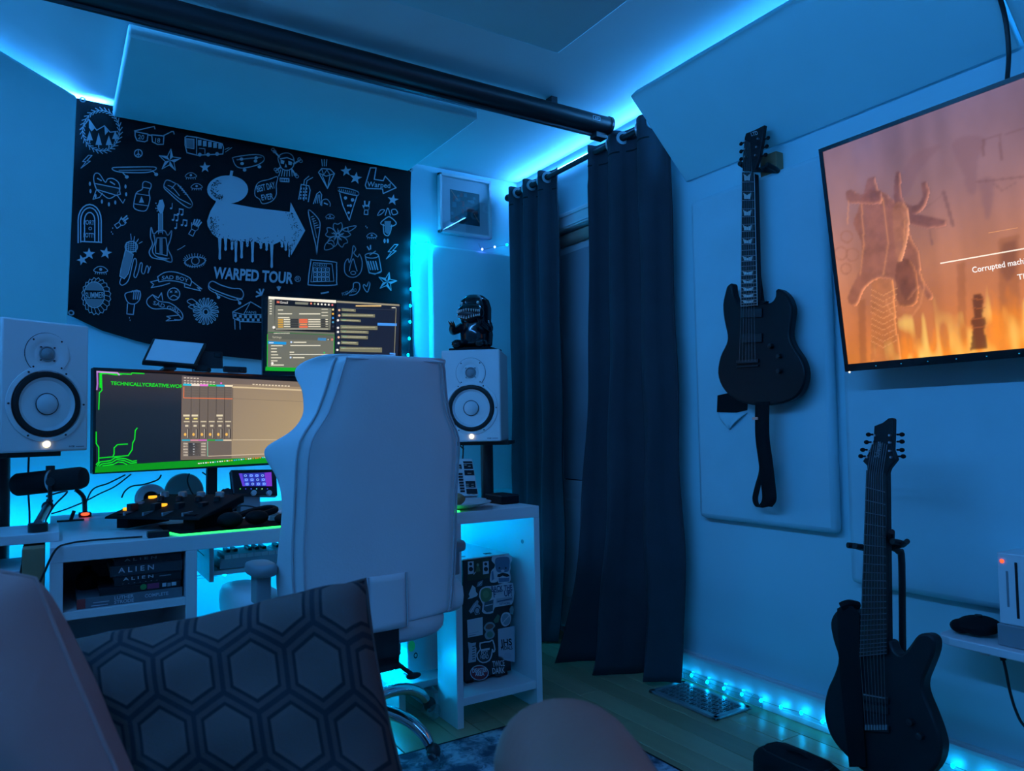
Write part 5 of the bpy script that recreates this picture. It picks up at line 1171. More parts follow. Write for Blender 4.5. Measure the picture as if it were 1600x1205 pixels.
for (p, q_) in (((.03,-.05,.375),(.155,-.01,.372)), ((.03,-.12,.37),(.150,-.17,.275))): part(t, 'lever', MB().tube([p, V(p).lerp(V(q_),.6)+V((0,0,.006)), q_], .007, 8).ell(V(q_), (.026,.012,.010)), BLACK, sm=True)
bc = V((.04, .07, 0))
part(t, 'gas_lift', MB().cyl(bc+V((0,0,.10)),bc+V((0,0,.34)),.026).cyl(bc+V((0,0,.10)),bc+V((0,0,.22)),.034), BLACK, sm=True)
part(t, 'hub', MB().lathe([(0,.085),(.05,.085),(.055,.10),(.055,.135),(.045,.15),(0,.15)], bc, (0,0,1), 24), CHROME, sm=True)
for k in range(5):
    a = R(-64+72*k); d = V((cos(a), sin(a), 0))
    lg = part(t, 'leg', MB().tube([bc+d*.03+V((0,0,.125)), bc+d*.14+V((0,0,.145)), bc+d*.23+V((0,0,.135)), bc+d*.29+V((0,0,.105)), bc+d*.315+V((0,0,.075))], [.025,.015], 12, 5), CHROME, 'curved chrome leg', sm=True)
    part(lg, 'caster_fork', MB().cyl(bc+d*.315+V((0,0,.06)), bc+d*.315+V((0,0,.085)), .012).ell(bc+d*.330+V((0,0,.055)), (.022,.022,.026)), BLACK, 'black caster hood', sm=True)
    sd = V((-d.y, d.x, 0))
    for s_ in (-1, 1): part(lg, 'caster_wheel', MB().lathe([(.005,-.007),(.024,-.008),(.029,-.004),(.029,.004),(.024,.008),(.005,.007)], bc+d*.335+V((0,0,.0315))+sd*s_*.016, sd, 20), CLEAR, 'clear caster wheel', sm=True)

# ------------------------------------------------------------------ hanging guitar
def guitar_plane(P, N):
    P, N = V(P), V(N).normalized()
    return lambda x, y, o=0: on(x, y, P, N)+N*o
gp = guitar_plane((2.10,1.7,1.5), (-1,0,.02))
t = thing('electric_guitar', 'black double-cut electric guitar hanging on the wall by its headstock', 'guitar', gp(1190,632))
ob = [(1143,443),(1136,447),(1133,456),(1129,476),(1131,500),(1136,524),(1134,538),(1125,557),(1121,583),(1128,605),(1144,622),(1165,631),(1190,634),(1223,630),(1244,620),(1255,603),(1258,582),(1252,561),(1239,541),(1233,524),(1235,503),(1237,482),(1231,464),(1221,454),(1212,452),(1211,463),(1206,471),(1197,474),(1188,470),(1180,468),(1168,478),(1158,478),(1150,470),(1145,457)]
bd = part(t, 'body', MB().prism([gp(x,y) for x, y in smooth2(ob, 3)], (.034,0,0)), GTR, bevel=.011, sm=True)
part(t, 'neck', MB().prism([gp(1162,272,.004), gp(1181,272,.004), gp(1186,475,.004), gp(1198,470,.002), gp(1190,478,.002), gp(1161,478,.004)], (.022,0,0)), GTR, bevel=.004)
fb = part(t, 'fretboard', MB().prism([gp(1162.5,270,.010), gp(1180.5,270,.010), gp(1186,478,.012), gp(1161,479,.012)], (.007,0,0)), FRETB)
def fretlines(f0, f1, n, total):
    out = []
    for k in range(1, n+1): out.append((1-2**(-k/12))/(1-2**(-total/12)))
    return out
fr = fretlines(0, 0, 24, 24)
yl0, yl1, yr0, yr1 = 270, 479, 270, 477
for q in fr:
    a, b = gp(1162.5-1.5*q, yl0+(yl1-yl0)*q, .0125), gp(1180.5+5.5*q, yr0+(yr1-yr0)*q, .0125)
    part(fb, 'fret', MB().tube([a, b], .0011, 5), STEEL)
pv = 0
for k, q in enumerate(fr):
    if k+1 in (1,3,5,7,9,12,15,17,19,21,23):
        m_ = (pv+q)/2; hh = (q-pv)*209*.30+.8; yy = 270+208*m_; x0_, x1_ = 1165.2-1.5*m_, 1176.5+4.6*m_
        part(fb, 'inlay', MB().prism([gp(x0_,yy-hh,.0125), gp((x0_+x1_)/2,yy-hh*.2,.0125), gp(x1_,yy-hh*1.1,.0125), gp(x1_-1.5,yy+hh,.0125), gp((x0_+x1_)/2,yy+hh*.9,.0125), gp(x0_+2,yy+hh,.0125)], (.001,0,0)), PEARL, 'pearl wing inlay')
    pv = q
for x0_, x1_ in ((1162,1160.6),(1181,1186.6)): part(fb, 'binding', MB().tube([gp(x0_,270,.009), gp(x1_,478,.011)], .0011, 5), PEARL)
hs = part(t, 'headstock', MB().prism([gp(x,y,.006) for x, y in ((1162,268),(1162,246),(1165,216),(1167,209),(1180,204),(1196,196),(1193,220),(1188,246),(1181,266))], (.016,0,0)), GTR, bevel=.002)
for i in range(3):
    for sx, x0_, y0_ in ((-1,1163,222+i*12),(1,1193-i*2,218+i*13)):
        p = gp(x0_,y0_,-.003); q = p+V((0,-sx*.017,0)); tn = part(hs, 'tuner_button', MB().cyl(p, q, .0028).ell(q, (.005,.008,.007),10,8), MATTE, sm=True)
        part(hs, 'tuner_post', MB().cyl(gp(x0_-sx*5,y0_,.006), gp(x0_-sx*5,y0_,.016), .0035), STEEL, sm=True)
for k in range(6):
    q = k/5; part(t, 'string', MB().tube([gp(1168+8*q,222+4*abs(q-.5),.015), gp(1164+15*q,269,.0145), gp(1163+20*q,478,.0165), gp(1158+25*q,566,.010)], .0006, 4), STRING)
part(t, 'bridge', MB().prism([gp(1153,563,.0005), gp(1187,561,.0005), gp(1187,567,.0005), gp(1153,569,.0005)], (-.010,0,0)), DARKM, bevel=.002)
part(t, 'tailpiece', MB().prism([gp(1153,572,.0005), gp(1187,570,.0005), gp(1187,573,.0005), gp(1153,575,.0005)], (-.008,0,0)), DARKM, bevel=.002)
for y in (482, 521): part(t, 'pickup', MB().prism([gp(1160,y+1,.0005), gp(1192,y,.0005), gp(1192,y+14,.0005), gp(1160,y+15,.0005)], (-.007,0,0)), BLACK, bevel=.002)
for x, y in ((1206,541),(1219,557),(1219,580)): part(t, 'control_knob', MB().lathe([(.009,0),(.008,.014),(0,.015)], gp(x,y,.0005), (-1,0,0), 16), BLACK, sm=True)
cv = Canvas(plane_fn(gp(1180,205,.0065), (-1,0,.02), .00005)); cv.text('LTD', 1174, 213, 6, (.45,.46,.48), -14, width=11, bold=.01); cv.build(t, 'maker_lettering', PRINT)
t = thing('guitar_hanger', 'black padded guitar hook on a wooden block by the ceiling panel', 'guitar hook', (2.19, 1.70, 1.95))
hb = atX(1203,250,2.18)
part(t, 'block', MB().box(2.170,2.208,hb.y-.035,hb.y+.035,hb.z-.075,hb.z+.02), WOOD, bevel=.002)
pL, pR = gp(1157,258,-.004), gp(1199,260,-.004)
ce = (pL+pR)/2+V((.05,0,-.005))
part(t, 'arm', MB().tube([(2.172,hb.y,hb.z-.02), (2.15,ce.y,ce.z), ce], .008, 8), BLACK, sm=True)
for p in (pL, pR): part(t, 'prong', MB().tube([ce, V((ce.x,p.y,p.z-.006)), p+V((-.008,0,.006))], .009, 8, 3), RUBBER, sm=True)
# strap hanging from the guitar
t = thing('guitar_strap', 'black strap looping down below the hanging guitar', 'strap', atX(1190,795,2.10))
def ribbon(pts, wd, th, hd=V((0,1,0))):
    P = smooth([V(p) for p in pts], 6); mb = MB(); v = []; f = []
    for p in P: v += [p-hd*wd/2, p+hd*wd/2]
    for k in range(len(P)-1): f.append((2*k, 2*k+1, 2*k+3, 2*k+2))
    return mb.add(v, f)
part(t, 'webbing', MB().add(*(lambda m: (m.v, m.f))(ribbon([atX(1191,628,2.09), atX(1191,680,2.095), atX(1196,720,2.10), atX(1200,755,2.10), atX(1202,780,2.10), atX(1196,791,2.11)], .058, .003))), MATTE, sm=True, sol=.003)
part(t, 'webbing', ribbon([atX(1196,791,2.11), atX(1185,792,2.115), atX(1180,780,2.12), atX(1184,760,2.125), atX(1190,738,2.125), atX(1191,715,2.115)], .030, .003, V((.25,.95,0))), MATTE, sm=True, sol=.003)
part(t, 'slider', MB().box(2.085,2.089,atX(1181,653,2.09).y-.012,atX(1181,653,2.09).y+.012,atX(1181,656,2.09).z,atX(1181,652,2.09).z), STEEL)

# ------------------------------------------------------------------ television
TA, TB = atX(1281,233,1.955), atX(1320,581,2.045)
upv = (TA-TB); upv.y = 0; Ht = upv.length; upv.normalize(); alongv = V((0,-1,0)); nT = alongv.cross(upv).normalized(); nT = nT if nT.x < 0 else -nT
TW_ = 1.22; y0 = (TA.y+TB.y)/2
base = V((TB.x, y0, TB.z))
t = thing('television', 'large wall television with a fiery orange screen at the right edge', 'television', base)
def tp(a, b, o=0): return base+alongv*a+upv*b+nT*o
part(t, 'housing', MB().prism([tp(0,0), tp(TW_,0), tp(TW_,Ht), tp(0,Ht)], -nT*.035), BLACK, bevel=.004)
bz = MB()
for a, b, c_, d_ in ((0,TW_,0,.022),(0,TW_,Ht-.012,Ht),(0,.012,.02,Ht-.01),(TW_-.012,TW_,.02,Ht-.01)): bz.prism([tp(a,c_,.003), tp(b,c_,.003), tp(b,d_,.003), tp(a,d_,.003)], -nT*.004)
part(t, 'bezel', bz, GLOSS)
part(t, 'status_light', MB().ell(tp(.015,-.002,.004), (.003,.003,.003), 8, 6), EWHITE)
part(t, 'wall_bracket', MB().box(2.09,2.164,y0-.75,y0-.45,1.35,1.65), DARKM)
def tvf(x, y, k):           # screen coordinates in photo units, laid on the tilted panel
    return on(x, y, tp(0,0,.0006), nT)+nT*(.00003*min(k, 80))
cv = Canvas(tvf)
SX0, SX1 = .012, TW_-.012
def tvxy(a, b, k): return tp(a, b, .0005+.00003*min(k, 80))
# burning hazy scene, a plain generic picture: totem post with horns, hanging rags, pillar, flames
import numpy as np
rs = np.random.RandomState(5)
def tab(x, y): p = on(x, y, tp(0,0,.0006), nT)-base; return p.dot(alongv), p.dot(upv)
ga_ = np.concatenate([np.linspace(SX0, .56, 170), np.linspace(.58, SX1, 40)]); gb_ = np.linspace(.022, Ht-.012, 200)
AA, BB = np.meshgrid(ga_, gb_)
def nz(sx, sy):
    w_, h_ = int(1.25*sx)+3, int(.7*sy)+3; g = rs.rand(h_, w_); x, y = AA*sx, BB*sy
    i, j = x.astype(int), y.astype(int); fx, fy = x-i, y-j; fx = fx*fx*(3-2*fx); fy = fy*fy*(3-2*fy)
    return (g[j,i]*(1-fx)+g[j,i+1]*fx)*(1-fy)+(g[j+1,i]*(1-fx)+g[j+1,i+1]*fx)*fy
def fbm(sx, sy): return sum(nz(sx*2**k, sy*2**k)/2**k for k in range(4))/1.875
def blur(m, n=1):
    for _ in range(n):
        m = (np.pad(m, 1, 'edge')); m = (m[:-2,1:-1]+m[2:,1:-1]+m[1:-1,:-2]+m[1:-1,2:]+2*m[1:-1,1:-1])/6
    return m
def mask(*polys, n=1):
    m = np.zeros_like(AA, bool)
    for P in polys:
        P = [tab(x, y) for x, y in P]; k = np.zeros_like(m)
        for (x0, y0), (x1, y1) in zip(P, P[1:]+P[:1]):
            if y0 == y1: continue
            k ^= ((BB >= min(y0,y1)) & (BB < max(y0,y1)) & (AA < x0+(BB-y0)*(x1-x0)/(y1-y0)))
        m |= k
    return blur(m.astype(float), n)
def stroke(P, w_, n=1):
    d = np.full_like(AA, 9.0); P = [tab(x, y) for x, y in P]
    for (x0, y0), (x1, y1) in zip(P, P[1:]):
        L2 = (x1-x0)**2+(y1-y0)**2+1e-12; q = np.clip(((AA-x0)*(x1-x0)+(BB-y0)*(y1-y0))/L2, 0, 1)
        d = np.minimum(d, np.hypot(AA-x0-q*(x1-x0), BB-y0-q*(y1-y0)))
    return blur((d < w_*.00175/2*1.2).astype(float), n)
def C3(*c): return np.array(S(*c))
def mix(img, col, a): return img*(1-a[...,None])+np.asarray(col)*a[...,None]
U, Vv = AA/TW_, BB/Ht
ramp = lambda stops, v: np.stack([np.interp(v, [p for p, _ in stops], [C3(*c_)[k] for _, c_ in stops]) for k in range(3)], -1)
img = ramp(((0,(206,118,42)),(.16,(196,112,58)),(.42,(180,116,86)),(.7,(146,106,104)),(1,(112,88,104))), Vv)
img = mix(img, C3(120,96,116), np.clip((U-.10)*2.2, 0, .55)*np.clip((Vv-.45)*1.8, 0, 1))
img *= (.74+.52*fbm(9, 5))[...,None]; img *= (.88+.24*nz(34, 3))[...,None]
sm2 = lambda P: smooth2(P, 3)
rag = mask(sm2([(1488,225),(1500,262),(1518,296),(1526,298),(1528,250),(1540,218),(1510,212)]), sm2([(1530,282),(1552,280),(1550,322),(1542,345),(1534,312)]), [(1505,280),(1522,284),(1521,306),(1511,300)], sm2([(1385,330),(1420,250),(1450,232),(1470,228),(1440,262),(1420,300)]), n=3)
img = mix(img, C3(118,84,92), rag*.42)
for P, w_ in (([(1526,284),(1560,281),(1600,276)],2),([(1552,286),(1566,298),(1590,284)],1.4),([(1534,219),(1600,201)],1.4),([(1536,219),(1537,242)],3),([(1562,214),(1565,250)],2.4),([(1474,300),(1480,320),(1489,352)],4),([(1478,300),(1440,330)],1),([(1453,360),(1456,382)],2.4)): img = mix(img, C3(112,76,78), stroke(P, w_, 1)*.6)
post = mask([(1495,412),(1508,408),(1511,546),(1498,549)], [(1560,372),(1592,366),(1594,545),(1562,548)], [(1340,470),(1352,468),(1354,566),(1344,568)], n=2)
img = mix(img, C3(130,72,42), post*.45)
img = mix(img, C3(104,62,50), mask([(1566,380),(1588,376),(1586,430),(1574,440),(1564,425)], n=3)*.5)
# fire
fl_ = np.clip(fbm(20, 7)*1.5-.35-Vv*2.3-np.clip(.14-U, 0, 1)*6, 0, 1); fl2 = np.clip(nz(60, 16)*1.3-.25-Vv*3.4-np.clip(.16-U, 0, 1)*7, 0, 1)
img = mix(img, C3(255,140,20), np.clip(fl_*1.9, 0, 1)*.9); img = mix(img, C3(255,214,110), np.clip(fl2*1.5, 0, 1)*.85)
img = mix(img, C3(255,150,40), np.exp(-((U-.34)/.15)**2-(Vv/.15)**2)*.55)
# totem: legs, cloak, head, horns, arm, ring
tex = fbm(38, 38); 
leg = mask([(1362,436),(1396,434),(1400,500),(1408,562),(1360,566),(1362,500)], n=1); cloak = mask(sm2([(1340,330),(1352,300),(1375,298),(1394,312),(1412,330),(1424,372),(1438,400),(1440,432),(1458,462),(1450,468),(1436,448),(1416,470),(1400,440),(1372,436),(1350,452),(1338,478),(1324,466),(1344,420),(1346,380),(1334,350)]), n=1)
head = mask(sm2([(1396,322),(1410,316),(1420,332),(1420,362),(1412,398),(1406,410),(1400,396),(1396,360)]), n=1)
horn = np.maximum(mask(sm2([(1400,326),(1397,298),(1400,270),(1407,270),(1408,294),(1412,314),(1428,322),(1441,310),(1439,288),(1446,284),(1452,300),(1444,324),(1426,336)]), n=1), mask([(1418,332),(1450,338),(1478,344),(1479,354),(1450,357),(1420,350)], n=1))
arm_ = mask(sm2([(1322,300),(1332,297),(1345,304),(1375,298),(1376,318),(1345,318),(1326,316)]), [(1350,300),(1356,278),(1368,276),(1372,300)], n=1); sash = mask(sm2([(1400,415),(1416,404),(1432,425),(1434,470),(1416,480),(1402,470)]), n=1)
def shade(m, dark, lite, k=1.0):
    global img
    gy, gx = np.gradient(blur(m, 2)); rim = np.clip(-gx*2.2+gy*2.0, 0, 1)*(m > .25)
    body_ = np.asarray(dark)*(.55+.9*tex)[...,None]
    img = img*(1-(m*k)[...,None])+body_*(m*k)[...,None]; img = img+np.asarray(lite)*(rim*.6)[...,None]
shade(leg, C3(176,104,56), C3(230,150,80), .6); shade(cloak, C3(136,80,62), C3(220,140,90), .72); shade(sash, C3(110,62,44), C3(210,130,70), .7); shade(arm_, C3(122,74,64), C3(210,135,95), .75); shade(horn, C3(112,70,66), C3(190,120,90), .85); shade(head, C3(152,96,72), C3(235,160,110), .8)
for P in ([(1384,470),(1392,490),(1408,500),(1424,496),(1438,476),(1444,450),(1440,430)], [(1326,314),(1324,350)], [(1414,345),(1412,385),(1404,408)], [(1346,320),(1350,380),(1344,430)], [(1380,310),(1388,380),(1380,430)]): img = mix(img, C3(226,146,92), stroke(P, 1.6, 1)*.55)
for x, y, r in ((1323,370,9),(1314,396,10),(1332,398,10),(1322,420,8)): img = mix(img, C3(150,90,66), stroke([(x+r*cos(a*pi/8), y+r*sin(a*pi/8)) for a in range(17)], 2, 1)*.6)
for q in range(10): img = mix(img, C3(232,160,100), stroke([(1361,452+q*9),(1380,462+q*9),(1402,450+q*9)], 1.2, 0)*.45)
pil = mask([(1516,548),(1520,515),(1517,500),(1522,495),(1519,470),(1522,460),(1534,459),(1536,470),(1535,495),(1541,500),(1538,515),(1543,545)], n=1)
img = mix(img, C3(84,40,22), pil*.85)
for y in (468,482,498,512): img = mix(img, C3(170,92,42), stroke([(1519,y),(1538,y-1)], 1.6, 0)*.6)
me = bpy.data.meshes.new('screen_haze'); nb, na = AA.shape
vv = [tuple(tvxy(AA[j,i], BB[j,i], 1)-ROOT[t.name]) for j in range(nb) for i in range(na)]
me.from_pydata(vv, [], [(j*na+i, j*na+i+1, (j+1)*na+i+1, (j+1)*na+i) for j in range(nb-1) for i in range(na-1)])
at_ = me.color_attributes.new('Col', 'FLOAT_COLOR', 'POINT'); at_.data.foreach_set('color', np.concatenate([np.clip(img,0,2).reshape(-1,3), np.ones((na*nb,1))], 1).astype(np.float32).ravel())
me.materials.append(TVSCR); o = bpy.data.objects.new('screen_picture', me); C.objects.link(o); o.parent = t; o['label'] = 'hazy fire scene with a horned totem'
cv.k = 20
cv.line([(1470,411.5),(1780,357)], 2.0, S(255,235,215)); cv.line([(1545,364),(1590,356)], 1, S(220,150,100))
cv.text('Corrupted machines', 1519.5, 426.5, 9.0, S(250,244,240), -10.2, width=101, bold=.012); cv.text('This', 1590.5, 437.5, 8.5, S(245,235,228), -10.2, width=24, bold=.012)
cv.build(t, 'screen_figures', TVSCR, 'dark silhouettes, flames and white caption')
for k in range(6): part(t, 'bezel_reflection', MB().ell(tp(.10+.075*k,.010,.0035), (.0014,.002,.0014), 6, 4), EDIM)  # glowing beads imitate LED reflections, the bezel has no lamps here
# cable from the ceiling
cable('black cable hanging in the gap of the slanted panels down to the television', [V((1.890,.889,2.34)), V((1.96,.889,2.262)), V((2.03,.889,2.19)), V((2.10,.889,2.10)), V((2.12,.89,2.0)), V((2.10,.89,1.9)), V((2.08,.89,1.82))], .006)

# ------------------------------------------------------------------ guitar on the stand
g2P, g2N = V((1.845,1.15,.15)), V((-1,0,.10))
gq = guitar_plane(g2P, g2N); n2 = g2N.normalized()
t = thing('electric_guitar', 'dark eight string electric guitar standing on a floor stand at the lower right', 'guitar', gq(1390,1215))
ob = [(1317,950),(1304,957),(1297,974),(1301,1000),(1309,1028),(1303,1053),(1292,1078),(1287,1108),(1292,1138),(1305,1163),(1328,1188),(1355,1210),(1400,1221),(1445,1214),(1465,1194),(1471,1168),(1466,1143),(1455,1113),(1443,1083),(1442,1064),(1450,1043),(1459,1018),(1459,999),(1448,990),(1433,993),(1420,1010),(1407,1023),(1396,1015),(1389,1000),(1375,1003),(1349,1003),(1347,975),(1340,958),(1330,951)]
part(t, 'body', MB().prism([gq(x,y) for x, y in smooth2(ob, 3)], -n2*.042), GTR2, bevel=.007, sm=True)
part(t, 'neck', MB().prism([gq(1357,732,.002), gq(1386,732,.002), gq(1389,1005,.002), gq(1349,1005,.002)], -n2*.024), GTR, bevel=.005)
fb = part(t, 'fretboard', MB().prism([gq(1356.5,735,.009), gq(1386,740,.009), gq(1389,1022,.010), gq(1346.5,1026,.010)], -n2*.007), FRETB)
for q in fretlines(0,0,24,24):
    sl_ = 9*(1-q*1.5); part(fb, 'fret', MB().tube([gq(1356-9.5*q,740+285*q,.0105), gq(1386+3*q,740+285*q+sl_,.0105)], .0012, 5), STEEL)
hs = part(t, 'headstock', MB().prism([gq(x,y,.004) for x, y in ((1356,733),(1356,728),(1349,721),(1357,710),(1366,688),(1367,666),(1380,661),(1389,654),(1395,653),(1397.5,655),(1397,678),(1396,703),(1402,718),(1391,732),(1386,745),(1386,752),(1357,748))], -n2*.016), GTR, bevel=.002)
for i, (x, y) in enumerate(((1363,679),(1360,691),(1354,703),(1351,713),(1400,679),(1400,690),(1400,703),(1402,713))):
    sx = -1 if i < 4 else 1; p = gq(x,y,-.004); q = p+V((0,-sx*.014,0)); part(hs, 'tuner_button', MB().cyl(p, q, .0026).ell(q, (.005,.0075,.006),10,8), MATTE, sm=True)
    part(hs, 'tuner_post', MB().cyl(gq(x-sx*7,y+2,.004), gq(x-sx*7,y+2,.012), .003), STEEL, sm=True)
for k in range(8):
    q = k/7; part(t, 'string', MB().tube([gq(1366+24*q,690+10*abs(q-.5),.012), gq(1359+24*q,742,.0125), gq(1349+37*q,1025,.0145), gq(1356+32*q,1138,.011)], .0007, 4), STRING)
part(t, 'bridge', MB().prism([gq(1354,1131,.0005), gq(1391,1134,.0005), gq(1391,1145,.0005), gq(1354,1142,.0005)], n2*.009), DARKM, bevel=.002)
for k in range(8): part(t, 'saddle', MB().prism([gq(1355.5+4.5*k,1132,.0095), gq(1358.5+4.5*k,1132,.0095), gq(1358.5+4.5*k,1140,.0095), gq(1355.5+4.5*k,1140,.0095)], n2*.003), STEEL)
for y in (1084, 1100): part(t, 'pickup', MB().prism([gq(1351,y-1,.0005), gq(1390,y+6,.0005), gq(1390,y+17,.0005), gq(1351,y+10,.0005)], n2*.006), BLACK, bevel=.002)
part(t, 'pickup_bar', MB().prism([gq(1352,1084,.007), gq(1386,1090,.007), gq(1386,1092,.007), gq(1352,1086,.007)], n2*.001), STEEL)
for x, y in ((1425,1128),(1440,1150)): part(t, 'control_knob', MB().lathe([(.009,0),(.008,.014),(0,.015)], gq(x,y,.0005), n2, 16), BLACK, sm=True)
cv = Canvas(lambda x, y, k: gq(x, y, .0046)); cv.text('Schecter', 1375, 716, 8, (.30,.32,.34), -80, width=25, bold=.01); cv.build(t, 'maker_lettering', PRINT)
t = thing('guitar_strap', 'wide black strap draped over the horn of the standing guitar', 'strap', gq(1340,1205))
part(t, 'webbing', MB().prism([gq(x,y,.009) for x, y in ((1311,951),(1320,946),(1335,947),(1345,960),(1346,1000),(1348,1060),(1352,1130),(1356,1198),(1330,1198),(1323,1130),(1316,1060),(1313,1000))], -n2*.003), MATTE)
part(t, 'strap_end', MB().tube([gq(1318,948,.010), gq(1326,944,.0), gq(1330,947,-.03)], .012, 8, 4), MATTE, sm=True)
# stand
t = thing('guitar_stand', 'black tubular guitar stand holding the dark eight string guitar', 'guitar stand', (1.98, 1.08, 0))
yk = gq(1372,856,-.034); pole_t = atX(1409,880,yk.x+.03); pole_b = atX(1411,1040,yk.x+.05)
pb_ = V((pole_b.x+.02, pole_b.y, .06))
part(t, 'pole', MB().tube([V((pole_b.x,pole_b.y,.02)), pole_b, pole_t, atX(1404,862,yk.x+.02), atX(1392,855,yk.x+.005), yk], .009, 10, 4), BLACK, sm=True)
part(t, 'yoke', MB().tube([gq(1340,853,.014), gq(1340,857,-.034), gq(1372,857,-.036), gq(1399,850,-.034), gq(1399,846,.014)], .008, 8, 3), RUBBER, sm=True)
part(t, 'prong', MB().tube([gq(1342,855,-.02), gq(1331,852,.02)], .008, 8).tube([gq(1386,848,-.02), gq(1400,831,.02)], .008, 8).tube([gq(1402,852,-.025), gq(1421,846,.01)], .007, 8), RUBBER, sm=True)
for a in (-50, 50, 180):
    d = V((-cos(R(a)), sin(R(a)), 0)); d = d*(.16 if a != 180 else .10)
    part(t, 'leg', MB().tube([V((pole_b.x,pole_b.y,.10)), V((pole_b.x,pole_b.y,.05))+d*.5, V((pole_b.x,pole_b.y,.010))+d], .008, 8, 3), BLACK, sm=True)
part(t, 'cradle', MB().tube([V((1.875,1.20,.115)), V((1.93,1.20,.09)), V((pole_b.x,pole_b.y,.10)), V((1.93,1.04,.09)), V((1.875,1.04,.115))], .007, 8, 3), RUBBER, sm=True)
# black bag in front of the guitar
t = thing('gig_bag', 'black rounded pouch on the floor in front of the standing guitar', 'bag', (1.72, 1.33, 0))
def bagf(u, v):
    a = 2*pi*u; b = pi*(v-.5); sg = lambda x, e: math.copysign(abs(x)**e, x)
    return V((1.70+.06*sg(cos(a),.6)*sg(cos(b),.5), 1.30+.125*sg(sin(a),.5)*sg(cos(b),.5), .072+.072*sg(sin(b),.5)))
part(t, 'pouch', MB().grid(bagf, 28, 14, True), MATTE, sm=True, auto=0)
part(t, 'zip', MB().tube([bagf(u/12+.001, .80)+V((0,0,.001)) for u in range(0, 13)], .002, 5), RUBBER)
part(t, 'handle', MB().tube([(1.70,1.33,.142),(1.70,1.31,.150),(1.70,1.28,.150),(1.70,1.26,.142)], .005, 6, 4), MATTE, sm=True)

# ------------------------------------------------------------------ wall shelf, console
t = thing('wall_shelf', 'small white shelf with rounded corner on the right wall', 'shelf', (2.12, .8, .43))
sy = 1.10
part(t, 'board', MB().prism([V((2.208,sy,.432)), V((2.06,sy,.432)), V((2.035,sy-.012,.432)), V((2.025,sy-.04,.432)), V((2.025,.5,.432)), V((2.208,.5,.432))], (0,0,.022)), WHITE, bevel=.003)
for y in (1.02, .6): part(t, 'bracket', MB().box(2.12,2.208,y-.01,y+.01,.40,.432), WHITE)
sh = .4545
t = thing('game_console', 'slim white game console standing upright with a red light at the right edge', 'game console', (2.12, .93, sh))
cp = atX(1575,975,2.06)
part(t, 'stand', MB().box(2.055,2.16,.85,.955,sh,sh+.055), GREY, bevel=.003)
part(t, 'body', MB().box(2.06,2.16,.885,.950,sh+.0555,sh+.235), SPKW, bevel=.003)
part(t, 'disc_slot', MB().box(2.0588,2.062,.903,.909,sh+.075,sh+.215), BLACK); part(t, 'red_light', MB().ell((2.0592,.938,sh+.214),(.002,.005,.005),8,6), ERED, 'red power light'); part(t, 'side_groove', MB().box(2.0588,2.061,.925,.930,sh+.10,sh+.19), GREY)
t = thing('game_controller', 'black game controller lying on the white wall shelf', 'game controller', (2.12, 1.03, sh))
part(t, 'body', MB().ell((2.11,1.025,sh+.026),(.06,.052,.024)), MATTE, sm=True); part(t, 'grip', MB().ell((2.085,1.055,sh+.021),(.03,.03,.019)), MATTE, sm=True); part(t, 'stick', MB().cyl((2.10,1.02,sh+.045),(2.10,1.02,sh+.056),.009), RUBBER, sm=True)
t = thing('charging_cable', 'black charging cable with a plug dangling below the white shelf', 'cable', atX(1565,1010,2.06))
cp_ = [atX(x, y, 2.06) for x, y in ((1561,1010),(1568,1032),(1572,1050),(1578,1080),(1587,1110),(1600,1134),(1625,1150),(1650,1130),(1660,1000))]
part(t, 'lead', MB().tube(cp_[1:], .0035, 6, 5), CAB, sm=True); part(t, 'plug', MB().tube([cp_[0].lerp(cp_[1],.2), cp_[1]], .007, 8).tube([cp_[0], cp_[0].lerp(cp_[1],.3)], .0045, 6), BLACK, sm=True)

# ------------------------------------------------------------------ floor vent, deflector
t = thing('floor_vent', 'dark pierced metal floor vent beside the right baseboard', 'floor vent', (2.05, 1.97, 0))
vx0, vx1, vy0, vy1 = 1.965, 2.150, 1.83, 2.17
vm = mat('vent_metal', (.34,.36,.37), .38, .6, var=(30,.2))
part(t, 'rim', MB().box(vx0,vx1,vy0,vy0+.022,.0005,.011).box(vx0,vx1,vy1-.022,vy1,.0005,.011).box(vx0,vx0+.022,vy0,vy1,.0005,.011).box(vx1-.022,vx1,vy0,vy1,.0005,.011), vm, bevel=.003)
part(t, 'pit', MB().box(vx0+.02,vx1-.02,vy0+.02,vy1-.02,.0004,.002), MATTE)
gr = MB(); x0, x1, y0_, y1_ = vx0+.022, vx1-.022, vy0+.022, vy1-.022; nx, ny = 5, 11
for i in range(nx+1): x = x0+(x1-x0)*i/nx; gr.box(x-.0015,x+.0015,y0_,y1_,.006,.010)
for j in range(ny+1): y = y0_+(y1_-y0_)*j/ny; gr.box(x0,x1,y-.0015,y+.0015,.006,.010)
for i in range(nx):
    for j in range(ny):
        cx, cy2 = x0+(x1-x0)*(i+.5)/nx, y0_+(y1_-y0_)*(j+.5)/ny
        if (i+j) % 2: gr.lathe([(.0075,.006),(.0105,.006),(.0105,.010),(.0075,.010),(.0075,.006)], (cx,cy2,0), (0,0,1), 12)
        else: gr.box(cx-.013,cx+.013,cy2-.0012,cy2+.0012,.006,.0095)
part(t, 'grille', gr, vm, stuff=True)
t = thing('vent_deflector', 'clear plastic air deflector standing over the floor vent', 'air deflector', (2.14, 1.97, 0))
df = MB()
def dff(u, v):
    a = v*pi/2; return V((2.160-.055*sin(a)*.9, 1.795+.395*u, .0005+.075*(1-cos(a)) if v < .5 else .0005+.075*sin(a)))
part(t, 'hood', MB().grid(lambda u, v: V((2.172-.012*v-.045*v*v, 1.80+.385*u, .012+.058*sin(v*pi/2))), 12, 6), CLEAR, sm=True, sol=.003)
